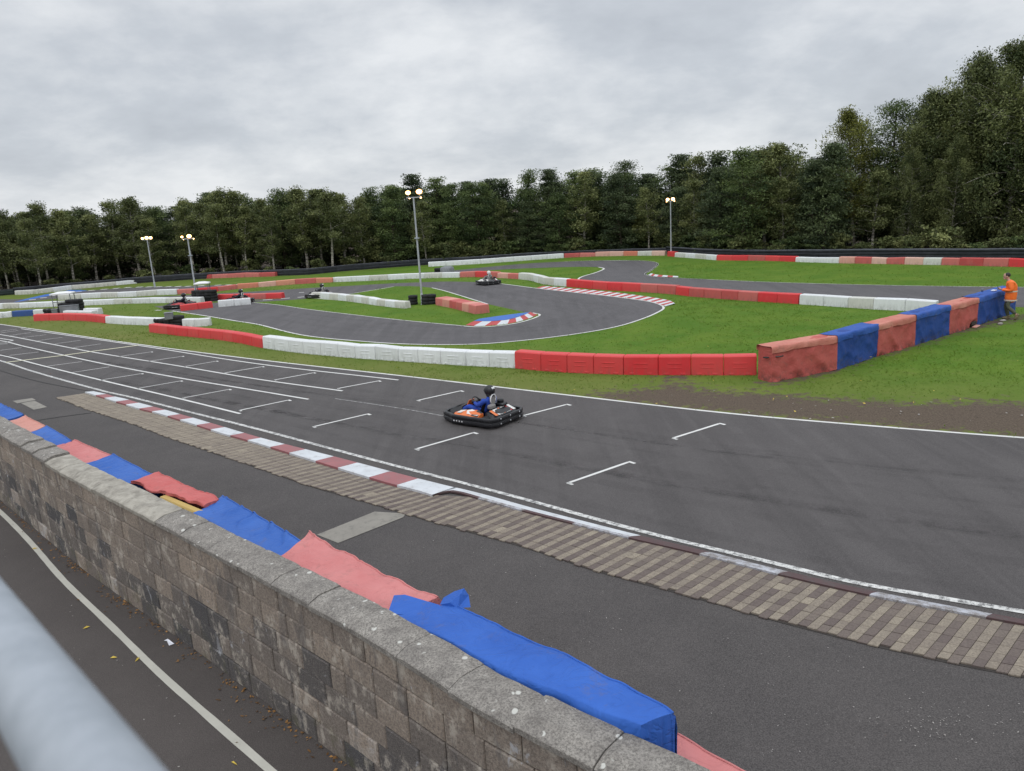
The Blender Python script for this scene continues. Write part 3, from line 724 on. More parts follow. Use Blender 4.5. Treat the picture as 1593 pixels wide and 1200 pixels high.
quad_kerb('apex_kerb', smooth(W([(724,506.6),(747,508),(784.4,505.2),(814,499),(836,490.6)]), .2), smooth(W([(737,501.7),(763,502),(784.4,500.4),(800.7,497),(818.7,490.6),(825,487.4)]), .2), 9, [MAT['bright_red'], MAT['kerb_white']])
sheet('blue_apron', W([(737,501.6),(763,501.9),(784.4,500.3),(800.7,496.9),(818.7,490.5),(824,487.6),(800,490.5),(770,494.5),(745,498.2)]), .062, MAT['blue_paint'])
quad_kerb('chicane_kerb', smooth(W([(1008,428.6),(1021,430.7),(1055,432.2)]), .3), smooth(W([(1013,426.6),(1022,428.8),(1055,431.2)]), .3), 7, [MAT['kerb_white'], MAT['bright_red']])

# ------------------------------------------------------------------ plastic track barriers: every block an object of its own
def barrier_run(px, L, h, mats, label, group, w=.45, ribs=False, st=.5, seed=1, wav=.03, name='barrier_block', back=True, z=0):
    """px: front foot of the run in the photo; blocks stand behind that line as seen from the stand"""
    rnd = random.Random(seed)
    pts = smooth(W(px), st) if len(px) > 2 else W(px)
    tot = arclen(pts)[-1]; n = max(1, int(round(tot/L)))
    cuts = [tot*(i+(rnd.uniform(-.06, .06) if 0 < i < n else 0))/n for i in range(n+1)]
    st_ = []
    for s in cuts:
        p = at_len(pts, s); d = at_len(pts, min(tot, s+.3))-at_len(pts, max(0, s-.3)); d /= np.linalg.norm(d)
        nn = np.array([-d[1], d[0]])
        if np.dot(nn, p) < 0: nn = -nn
        if not back: nn = -nn
        st_.append((p+np.array([rnd.uniform(-.02, .02), rnd.uniform(-.02, .02)]), nn, h+rnd.uniform(-wav, wav)))
    out = []
    for i in range(n):
        (a, na, ha), (b, nb, hb) = st_[i], st_[i+1]
        ctr = (a+b)/2; u = b-a; ln = np.linalg.norm(u); u = u/ln
        mb = MB(); g = .006; c = .035
        def sect(p, nn, hh, sgn, ins):
            q = p+u*sgn
            pr = [(0+ins, .0), (.012+ins, hh*.5), (.028+ins, hh-c-ins*.6), (.028+c+ins, hh-ins*.6), (w-.028-c-ins, hh-ins*.6), (w-.028-ins, hh-c-ins*.6), (w-.012-ins, hh*.5), (w-ins, 0)]
            return [(*(q+nn*x-ctr), zz) for x, zz in pr]
        S = [sect(a, na, ha, g, .02), sect(a, na, ha, g+.025, 0), sect(b, nb, hb, -g-.025, 0), sect(b, nb, hb, -g, .02)]
        vs = [v for s_ in S for v in s_]; k = 8
        fs = [(r*k+j, (r+1)*k+j, (r+1)*k+j+1, r*k+j+1) for r in range(3) for j in range(k-1)]
        fs += [tuple(range(k)), tuple(3*k+j for j in range(k))[::-1]]
        mb.add(vs, fs)
        m = mats[i % len(mats)] if not callable(mats) else mats(i, rnd)
        if ribs:
            ang = math.atan2(u[1], u[0]); fn = -(na+nb)/2; cc = (a+b)/2-ctr
            for zz in (.40, .62):
                q = cc+fn*(-.012); mb.box((*q, ha*zz), (ln*.42, .022, .022), ang, bev=.006)
            for sx in (-.25, .25):
                q = cc+u*ln*sx+fn*(-.002); mb.box((*q, .035), (.16, .02, .07), ang, bev=.01)
        o = mb.build(name, m, loc=(*ctr, z)); fix_normals(o)
        tag(o, label, 'barrier', group); out.append(o)
    return out
RP, OR, PK, SA, WP, OW, BP = (MAT[k] for k in ('red_p', 'oldred_p', 'pink_p', 'orange_p', 'white_p', 'oldwhite_p', 'blue_p'))
barrier_run([(801,573.5),(850,578),(903,581.3),(1026,584),(1126,584),(1178,584)], .95, .585, [RP], 'bright red plastic barrier block in the straight row ending at the red tarpaulin wall', 'red barrier blocks beside the tarpaulin wall', ribs=True, seed=2, wav=.008)
barrier_run([(408.5,541.7),(460,549),(501,552.8),(541,557),(591,560.3),(640,563.6),(715,568.6),(801,573.5)], 1.0, .50, [WP], 'white plastic barrier block in the long wavy row along the near grass verge', 'white barrier blocks along the near verge', ribs=True, seed=3, wav=.03)
barrier_run([(232,517),(285,523.5),(334,528.3),(367,533.2),(408.5,541.7)], 1.0, .42, [RP], 'red plastic barrier block in the row left of the long white near barrier', 'red barrier blocks left of the white near row', ribs=False, seed=4, wav=.008)
barrier_run([(163.5,503),(190,505),(230,506.3),(250,506.8)], 1.0, .40, [WP], 'white plastic barrier block between the far left red row and the tyre pile', 'white barrier blocks left of the tyre pile', seed=5, wav=.02)
barrier_run([(283,508.4),(310,508.6),(327,507.3)], 1.15, .40, [WP], 'white plastic barrier block just right of the tyre pile holding a grey box', 'white barrier blocks right of the tyre pile', seed=6, wav=.01)
barrier_run([(52.7,500),(80,499),(110,499),(140,500.5),(163.5,503)], 1.1, .41, [RP], 'red plastic barrier block in the curved row at the far left of the verge', 'red barrier blocks at the far left verge', seed=7, wav=.008)
barrier_run([(-60,498.5),(-20,496.5),(4,495)], 1.3, .36, [BP, WP], 'blue plastic barrier block cut by the left edge of the photo', 'blue barrier blocks at the left edge', seed=8)
barrier_run([(4,494.8),(19,493.3)], 1.3, .36, [WP], 'short white barrier block between two blue ones at the left edge', None, seed=9)
barrier_run([(19,493.3),(52,491.6)], 1.1, .36, [BP], 'dark blue plastic barrier block left of the white block by the marshal post', 'dark blue barrier blocks on the left', seed=10)
barrier_run([(52,491.8),(74,490.3)], 1.1, .36, [WP], 'white barrier block joining the blue blocks to the tyre pile under the marshal post', 'white blocks by the marshal post', seed=11)
barrier_run([(130,490.5),(154,489.8)], 1.3, .40, [WP], 'white barrier block standing right of the marshal post tyres', 'white blocks right of the marshal post tyres', seed=12)
barrier_run([(98,492.8),(120,492.2),(143,492.4)], 1.1, .34, [WP], 'low white block lying between marshal post tyres and the red row', 'low white blocks before the marshal post', seed=13)
# second white row far left
barrier_run([(-110,485.5),(-50,482.7),(0,480.7),(50,479),(80,477.7),(130.5,475.3),(150,474.8),(200,472.7),(250,471.7),(312,471.2)], 1.5, .36, [WP, OW, WP], 'off-white barrier block in the long row across the left infield behind the marshal post', 'white barrier blocks across the left infield', seed=14, wav=.02)
barrier_run([(282.3,484.4),(331.5,479)], 1.0, .38, [RP], 'red barrier block in the short loose row on the infield track', 'red blocks of the short loose row', seed=15, wav=.01)
barrier_run([(340,478.2),(390.5,473.8)], 1.1, .41, [WP], 'clean white barrier block in the short loose row on the infield track', 'white blocks of the short loose row', seed=16, wav=.01)
barrier_run([(339,467),(360,466.2),(400,465.6),(438,464.6)], 1.3, .36, [RP, RP, OR], 'red barrier block in the row right of the tall tyre block', 'red blocks right of the tall tyre block', seed=17, wav=.01)
# infield island
barrier_run([(484.4,464.9),(520,467.3),(550,470.5),(580,475),(605,478.3),(630,480.8)], 1.0, .40, [OW, WP], 'old white barrier block on the grass island left of the tall lamp post', 'white blocks on the grass island', seed=18, wav=.03)
barrier_run([(676.7,475),(698,479),(718,484),(740,489.6)], .95, .44, [OR, PK, OR, OR, PK, OR], 'faded red and pink barrier block on the grass island right of the tall lamp post', 'pink and red blocks on the grass island', seed=19, wav=.02, w=.8)
# long middle row between the two tracks
barrier_run([(90.4,467.4),(150,463.7),(200,462.6),(230,460.2),(275,458.4)], 1.6, .40, [OW, WP], 'white barrier block in the left part of the long middle row', 'white blocks of the middle row, left part', seed=20, wav=.02)
barrier_run([(275.5,458.2),(304.6,457),(340,453.4),(370,449.7)], 1.5, .38, [OR, RP], 'red barrier block in the middle row behind the left lamp post', 'red blocks of the middle row by the left lamp', seed=21)
barrier_run([(370,449.7),(405.5,446.9),(440.7,444),(480,441.3),(517,439.6)], 1.5, .38, [SA, PK, SA, OR, SA], 'salmon faded barrier block in the middle row between red and white stretches', 'salmon blocks of the middle row', seed=22)
barrier_run([(518,439.2),(576,437),(651,433.5),(715,432)], 1.6, .39, [WP, WP, OW], 'white barrier block in the middle row beyond the grass island', 'white blocks of the middle row, centre', seed=23, wav=.03)
barrier_run([(715.5,431.8),(745,431.3),(773,432.7)], 1.4, .42, [OR, RP], 'red barrier block in the middle row behind the white kart', 'red blocks of the middle row behind the white kart', seed=24)
barrier_run([(773,432.8),(790,433.6),(806,434.6)], 1.2, .40, [PK, OR, PK], 'pale pink barrier block in the middle row', 'pink blocks of the middle row', seed=25)
barrier_run([(806,434.7),(820,436),(848,443),(881,446.2)], 1.15, .47, [OW, OW, WP], 'mossy white barrier block where the middle row bends toward the exit kerb', 'mossy white blocks of the middle row', seed=26, wav=.02)
barrier_run([(881,446.3),(945.5,452),(996,454.6)], 1.2, .48, [RP], 'vivid red barrier block in the middle row behind the exit kerb', 'vivid red blocks of the middle row', seed=27, wav=.01)
barrier_run([(996,454.6),(1024.6,456.4),(1051,458.6)], 1.2, .48, [OR], 'dull red barrier block in the middle row right of the vivid red ones', 'dull red blocks of the middle row', seed=28, wav=.01)
barrier_run([(1051,458.8),(1080,462.2),(1200,471),(1242,473.4)], 1.15, .46, [RP, OR, OR, OR, OR, RP], 'worn red barrier block in the middle row left of the long white end', 'worn red blocks of the middle row', seed=29, wav=.01)
barrier_run([(1243,473.6),(1300,477.6),(1354,481.4),(1406.6,484),(1455,486.3)], 1.1, .47, [WP, WP, OW], 'white barrier block in the middle row running behind the tarpaulin wall', 'white blocks behind the tarpaulin wall', seed=30, wav=.02)
# row before the black rubber wall
barrier_run([(23,459.2),(70,456.3),(100,451.8),(160,446.2),(200,442.3),(250,437.8),(279.6,435.7)], 1.9, .36, [OW, OW, WP], 'old white barrier block before the black rubber wall on the far left', 'white blocks before the rubber wall, far left', seed=31, wav=.02)
barrier_run([(280.6,435.4),(335,433.2),(380,431.7),(428,430.2)], 1.7, .40, [OR], 'dark red barrier block before the black rubber wall behind the left lamp post', 'dark red blocks before the rubber wall', seed=32)
barrier_run([(666.6,415.2),(744.8,410.8),(829.5,404.7),(877.5,401.4)], 1.7, .42, [WP], 'white barrier block before the black rubber wall in the centre', 'white blocks before the rubber wall, centre', seed=33, wav=.01)
barrier_run([(877.7,401.4),(900,400.3),(926,399.2)], 1.3, .36, [OR], 'brownish red barrier block before the rubber wall in the centre', 'brownish red blocks before the rubber wall', seed=34)
barrier_run([(926,399.2),(980,398.2),(1034,397.8)], 1.5, .40, lambda i, r: r.choice([PK, SA, OW, PK]), 'pale pink or cream barrier block before the rubber wall left of the right lamp', 'pink and cream blocks before the rubber wall', seed=35)
barrier_run([(1038,398.9),(1048.7,399.9)], 1.2, .40, [RP], 'single red barrier block at the corner below the right lamp', None, seed=36)
barrier_run([(1049,400.1),(1080,402.2),(1114,405.2)], 1.7, .38, [OW, WP], 'dirty white barrier block right of the corner below the right lamp', 'white blocks right of the corner', seed=37, wav=.01)
barrier_run([(1114,405.3),(1200,406.3),(1237,407.7)], 1.5, .40, [RP, RP, OR], 'red barrier block in the far right row before the rubber wall', 'red blocks of the far right row', seed=38)
barrier_run([(1237,407.8),(1270,408.8),(1305,409.7)], 1.7, .36, [WP], 'white barrier block in the far right row before the rubber wall', 'white blocks of the far right row', seed=39)
barrier_run([(1305,409.8),(1400,411.5),(1492,413.2)], 1.05, .42, lambda i, r: r.choice([OR, PK, OR, PK, OW, OR]), 'faded red or pink barrier block in the mixed stretch of the far right row', 'faded mixed blocks of the far right row', seed=40)
barrier_run([(1492,413.3),(1593,415.9),(1700,418.5)], 1.3, .47, [OR, OR, RP], 'weathered red barrier block in the far right row near the photo edge', 'weathered red blocks of the far right row', seed=41)

# ------------------------------------------------------------------ black rubber wall round the circuit
def rubber_wall(name, px, h, mats, label, ridged=False):
    pts = smooth(W(px), 1.0); mb = MB(); n = len(pts); a = np.array(pts); prof = []
    if ridged:
        for k in range(3):
            z0, z1 = h*k/3, h*(k+1)/3
            prof += [(.05, z0+.01), (0, z0+.06), (0, z1-.05), (.05, z1-.01)]
    else: prof = [(.03, 0), (.0, h*.3), (.015, h*.5), (0, h*.7), (.02, h-.03)]
    prof = prof+[(.06, h), (.32, h), (.36, h-.04), (.36, 0)]
    k = len(prof); vs = []; rnd = random.Random(5)
    for i in range(n):
        d = a[min(i+1, n-1)]-a[max(i-1, 0)]; d /= np.linalg.norm(d); nn = np.array([-d[1], d[0]])
        if np.dot(nn, a[i]) < 0: nn = -nn
        dz = rnd.uniform(-.015, .015)
        vs += [(*(a[i]+nn*(x+rnd.uniform(-.01, .01))), max(0, z+dz*(z > .1))) for x, z in prof]
    for i in range(n-1):
        for j in range(k-1):
            top = prof[j][1] >= h-.05
            mb.add([], [], 0); mb.f.append((i*k+j, (i+1)*k+j, (i+1)*k+j+1, i*k+j+1)); mb.m.append(1 if top else 0); mb.c.append(.5)
    mb.v = vs
    o = fix_normals(mb.build(name, mats)); return tag(o, label, 'crash wall')
rubber_wall('rubber_wall', [(-200,470),(-100,466),(0,460.5),(22,458.5)], .50, [MAT['belt_green'], MAT['belt']], 'dark green rubber crash wall at the far left before the birches')
rubber_wall('rubber_wall', [(22,458.2),(80,453),(160,446),(220,440.5),(300.6,435),(380,430.7),(480,427.7),(525,423),(651,413.2),(740,408.5),(830,402.5),(945,398.0),(1036,395.4)], .56, [MAT['belt'], MAT['belt_lit_top']], 'long black rubber crash wall curving before the wood left of the right lamp')
rubber_wall('rubber_wall', [(1036.5,395.4),(1120,401),(1193,402.3),(1344,402.3),(1593,402.8),(1800,403),(2100,405)], .66, [MAT['belt'], MAT['belt_lit_top']], 'black ridged rubber crash wall before the tall trees on the right', True)

# ------------------------------------------------------------------ block wall with coping stones
WH = 1.65
def block_wall():
    root = empty('block_wall', (*WALLLINE[3], 0)); ox = np.array(WALLLINE[3])
    tag(root, 'weathered grey concrete block wall with stone coping beside the footpath', 'wall')
    pts = WALLLINE; tot = arclen(pts)[-1]; rnd = random.Random(11)
    def st(s):
        p = at_len(pts, s); d = at_len(pts, min(tot, s+.3))-at_len(pts, max(0, s-.3)); d /= np.linalg.norm(d); nn = np.array([-d[1], d[0]])
        if nn[0] < 0: nn = -nn
        return p-ox, d, nn
    mb = MB(); T = .215
    for r in range(6):
        s = -.25*(r % 2); z0 = r*.275+.004; z1 = (r+1)*.275-.008
        while s < tot-.05:
            L = .50
            if rnd.random() < .10: L = rnd.choice([.25, .36])
            a, b = max(0, s+.006), min(tot, s+L-.007)
            s += L
            if b-a < .05: continue
            (p, d, n0), (q, _, n1) = st(a), st(b); dep = rnd.uniform(-.006, .005); c = .012
            dark = 1 if r >= 4 else (.70 if r == 3 else .34)
            tone = min(1, max(0, rnd.gauss(.62*dark+.10, .24)))
            if r < 4 and rnd.random() < .05: tone = rnd.uniform(1.05, 1.25)
            if r >= 4: tone = min(1, max(.35, rnd.gauss(.72, .13)))
            jz = rnd.uniform(-.004, .004)
            F = lambda P_, n_, o: (P_+n_*o)
            dd = (q-p)/np.linalg.norm(q-p)
            v = [(*F(p, n0, dep+c), z0), (*F(q, n1, dep+c), z0), (*F(q, n1, dep+c), z1), (*F(p, n0, dep+c), z1),
                 (*(F(p, n0, dep)+dd*c), z0+c), (*(F(q, n1, dep)-dd*c), z0+c), (*(F(q, n1, dep)-dd*c), z1-c+jz), (*(F(p, n0, dep)+dd*c), z1-c+jz),
                 (*F(p, n0, .04), z0), (*F(q, n1, .04), z0), (*F(q, n1, .04), z1), (*F(p, n0, .04), z1)]
            mb.add(v, [(4,5,6,7),(0,1,5,4),(1,2,6,5),(2,3,7,6),(3,0,4,7),(8,9,1,0),(9,10,2,1),(10,11,3,2),(11,8,0,3)], 0, tone)
    mb2 = MB(); ss = np.linspace(0, tot, int(tot/.4))
    for s0, s1 in zip(ss[:-1], ss[1:]):
        (p, _, n0), (q, _, n1) = st(s0), st(s1)
        mb2.add([(*(p+n0*.020), 0), (*(q+n1*.020), 0), (*(q+n1*.020), WH), (*(p+n0*.020), WH), (*(q+n1*T), 0), (*(p+n0*T), 0), (*(q+n1*T), WH), (*(p+n0*T), WH)],
                [(0,1,2,3),(4,5,7,6),(3,2,6,7)])
    o = fix_normals(mb.build('blockwork', MAT['block'], root)); fix_normals(mb2.build('mortar_core', MAT['mortar'], root))
    # coping: joints measured off the photograph near the camera
    jq = P(623, 1016, WH+.06)[:2]; js = np.linspace(0, tot, 2000); js = js[np.argmin([np.hypot(*(at_len(pts, t)-jq)) for t in js])]
    s = js % .70-.70; k = 0
    while s < tot:
        L = .70; a, b = max(0, s+.004), min(tot, s+L-.004); s += L; k += 1
        if b-a < .1: continue
        mid = (a+b)/2; pm = st(mid)[0]+ox; old = 9.0 < pm[1] < 12.0 and pm[0] < -4.6; older = 12.0 <= pm[1] < 13.4
        m = MB(); W_ = .40; tz = rnd.uniform(-.006, .006); tl = rnd.uniform(-.008, .008); sh = rnd.uniform(-.008, .008)
        if older: tl = .03; tz = .02
        prof = [(-.045, WH), (-.050, WH+.055), (-.038, WH+.066), (.07, WH+.104), (.10, WH+.108), (W_-.07, WH+.104), (W_-.055, WH+.085), (W_-.06, WH)]
        nseg = 12; vs = []; kk = len(prof)
        for i in range(nseg+1):
            t = i/nseg; p, d, nn = st(a+(b-a)*t)
            for x, z in prof:
                e = (.010 if i in (0, nseg) and z > WH+.05 else 0)
                rg = mnoise.noise(Vector((pm[0]+t*3+k, x*9, z*9)))*(.008 if old else .006)
                vs.append((*(p+nn*(x+sh+rg)), z+tz+tl*(t-.5)-e+rg*.6*(z > WH+.01)))
        fs = [(i*kk+j, (i+1)*kk+j, (i+1)*kk+(j+1) % kk, i*kk+(j+1) % kk) for i in range(nseg) for j in range(kk)]+[tuple(range(kk)), tuple(nseg*kk+j for j in range(kk))[::-1]]
        m.add(vs, fs)
        fix_normals(m.build('coping_stone', MAT['coping2'] if old else MAT['coping'], root))
    return root
block_wall()

# ------------------------------------------------------------------ padded covers along the back of the block wall
def pad_cover(corners, z, mat, label, wr=.015, folds=.01, seed=0, name='padded_cover', round_end=False, peak=0.0, drop=None, nf=6, freq=1.0, nd=1.0):
    z0_, z1_ = z if isinstance(z, tuple) else (z, z); zq = (z0_, z0_, z1_, z1_); z = z0_
    """corners: near-left, far-left, far-right, near-right (photo pixels at height z); cloth over a tyre wall down to the ground"""
    C_ = [np.array(P(*c, q)[:2]) for c, q in zip(corners, zq)]; nl, fl, fr, nr = C_
    root_ctr = sum(C_)/4; mb = MB(); L = np.linalg.norm(nr-nl); ns, nt = max(14, int(L/.020)), 14
    rows = []
    for i in range(ns+1):
        s = i/ns
        e0, e1 = nl+(nr-nl)*s, fl+(fr-fl)*s
        wscale = 1.0
        if round_end and s > .72:
            q = (s-.72)/.28; wscale = math.sqrt(max(.0, 1-(q**1.5*.80)**2))
        mid = (e0+e1)/2; e0, e1 = e0+(mid-e0)*(1-wscale)*.65, e1+(mid-e1)*(1-wscale)*.9
        across = (e1-e0); wd = np.linalg.norm(across); an = across/wd
        row = []
        prof = [(0, -.30*nd)] + [(0, -.12*nd)] + [(.012, -.04*nd)] + [((.03+.94*t/nt), 0) for t in range(nt+1)] + [(.995, -.03), (1.02, -.12), (1.03, -.35), (1.04, -.8), (1.05, -z+.01)]
        for j, (u, dz) in enumerate(prof):
            x = e0+across*u; zz = max(.01, z0_+(z1_-z0_)*s+dz)
            top = dz == 0
            sag = -.022*math.sin(math.pi*min(1, max(0, u)))*(1 if top else 0) if wr < .03 else .01*math.sin(math.pi*min(1, max(0, u)))*top
            nv = Vector((x[0]*1.8*freq+seed*7.1, x[1]*1.8*freq, zz*1.5)); n1 = mnoise.fractal(nv, 1.3, 2.0, 3)
            n2 = mnoise.noise(Vector((x[0]*7+seed, x[1]*7, zz*5)))
            ph = s*nf*2*math.pi+2.2*mnoise.noise(Vector((x[0]*1.5, x[1]*1.5, seed)))+u*1.6
            fq = s*nf+.35*mnoise.noise(Vector((x[0]*1.5, x[1]*1.5, seed)))+u*.45+.13*math.sin(9*u+seed*2+s*5)
            gd = ((fq % 1.0)-.5)*L/nf; st_ = .5+.5*math.sin(math.floor(fq)*12.9+seed*7.3)
            crease = (-math.exp(-(gd/.026)**2)+.9*math.exp(-((gd-.070)/.045)**2))*(.35+.65*st_)*(.45+.55*math.sin(2.6*u+st_*5))
            fold = folds*3.0*crease*((.35+.65*math.sin(math.pi*min(1, max(0, u)))) if top else .3)
            dzz = sag+wr*n1*(1 if top else .3)+wr*.18*n2*top+fold
            if peak and s < .16 and u > .6: dzz += peak*(1-s/.16)*max(0, (u-.6)/.4)**1.5*(1 if dz > -.2 else 0)
            row.append((*(x+an*((wr*1.0*n1+folds*.6*math.sin(ph))*(0 if top else 1))-root_ctr), zz+dzz))
        rows.append(row)
    k = len(rows[0]); vs = [v for r in rows for v in r]
    fs = [(i*k+j, (i+1)*k+j, (i+1)*k+j+1, i*k+j+1) for i in range(ns) for j in range(k-1)]
    mb.add(vs, fs)
    # end skirts
    for r, sg in ((rows[0], 0), (rows[-1], 1)):
        o = len(mb.v); cloth = []
        for q in (0, 1, 2, 3):
            f = [1, .93, .5, 0][q]
            cloth += [(v[0]+.008*math.sin(5*t)*(q > 0), v[1]+.008*math.cos(4*t)*(q > 0), (v[2]*f if q else v[2])) for t, v in enumerate(r[2:-4])]
        kk = len(r[2:-4]); mb.add(cloth, [(q*kk+j, q*kk+j+1, (q+1)*kk+j+1, (q+1)*kk+j) for q in range(3) for j in range(kk-1)])
    o = fix_normals(mb.build(name, mat, loc=(*root_ctr, 0), smooth_=True))
    tag(o, label, 'cover', 'padded covers behind the block wall')
    # stitched hem along the far edge
    hem = MB(); hem.tube([rows[i][3+nt] for i in range(0, ns+1)], .010, 6)
    hem.build('hem', mat, o, smooth_=True)
    return o
CB, CB2, CP, CS, CR = (MAT[k] for k in ('cov_blue', 'cov_blue2', 'cov_pink', 'cov_salmon', 'cov_rose'))
pad_cover([(-62,626),(-30,620),(-2,634),(-30,645)], 1.52, CR, 'red cover at the photo edge, farthest along the block wall', seed=20)
pad_cover([(-30,645),(0,627),(37,644),(5,655)], 1.53, CB, 'small blue cover at the left edge beside the pale salmon one', folds=.012, seed=1, nf=5)
pad_cover([(8,656),(39,646),(71,662),(40,674)], 1.54, CS, 'pale salmon cover, small, second from the left edge', folds=.012, seed=2, nf=4)
pad_cover([(40,674),(73,662),(112,685),(75,696)], 1.55, CB, 'blue cover between the salmon one and the creased pink one', folds=.012, seed=3, nf=4)
pad_cover([(75,696),(117,683),(174,708),(120,724)], 1.55, CP, 'dusty pink cover with straight cross folds', folds=.016, seed=4, nf=5)
pad_cover([(120,724),(177,706),(243,740),(190,753)], 1.56, CB, 'blue cover with many parallel folds left of the crumpled red one', folds=.020, seed=5, nf=7)
pad_cover([(202,750),(248,736),(340,775),(318,786)], 1.56, CR, 'crumpled red cover bunched up over yellow foam', wr=.045, folds=.012, seed=6, nf=3, freq=1.8, nd=.12)
pad_cover([(298,798),(347,770),(477,845),(430,869)], 1.55, CB, 'long blue cover with diagonal folds in the middle of the wall', folds=.022, seed=7, nf=5)
pad_cover([(430,869),(484,834),(684,934),(605,960)], 1.55, CP, 'large pink cover, dirty and wrinkled, left of the biggest blue one', wr=.05, folds=.010, seed=8, nf=2, peak=.07, freq=1.7)
bc = pad_cover([(603,960),(706,938),(1062,1106),(985,1134)], (1.60, 1.84), CB2, 'biggest bright blue cover with a raised corner and rounded end', wr=.030, folds=.006, seed=9, nf=2, round_end=True, freq=1.2)
fb_ = MB(); o3 = np.array([bc.location[0], bc.location[1], 0])
fq = [P(684,941,1.60), P(690,930,1.62), P(707,920,1.66), P(722,915.5,1.70), P(729,926,1.64), P(732,945,1.59), P(712,946,1.60), P(700,938,1.64), P(716,925,1.69)]
fb_.add([tuple(q-o3) for q in fq], [(0,1,7,6),(1,2,8,7),(2,3,8),(3,4,8),(4,5,6,8),(6,7,8)])
fb_.build('corner_flap', CB2, bc, smooth_=False)
lip = MB(); lq = [P(603,957,1.61), P(613,928,1.64), P(630,927,1.64), P(684,943,1.62), P(690,952,1.60), P(650,955,1.605), P(625,958,1.605)]
lip.add([tuple(q-o3+np.array([0,0,.012])) for q in lq], [(0,1,2,6),(2,3,4,5),(2,5,6)]); lip.build('fold', CB2, bc, smooth_=True)
pad_cover([(985,1215),(1056,1143),(1300,1268),(1240,1330)], 1.30, CP, 'lower pink cover at the bottom edge past the rounded blue end', wr=.035, folds=.006, seed=10, nf=2)
fm = MB(); fa, fb = P(236,771,1.52), P(318,806,1.52); ang = math.atan2(fb[1]-fa[1], fb[0]-fa[0])
fm.box((0, 0, 0), (np.linalg.norm(fb-fa)*.8, .12, .09), ang, bev=.02); f_o = fm.build('foam_pad', MAT['foam'], loc=tuple((fa+fb)/2+np.array([.06, .06, -.04])))
tag(f_o, 'strip of yellow foam showing below the crumpled red cover', 'foam')

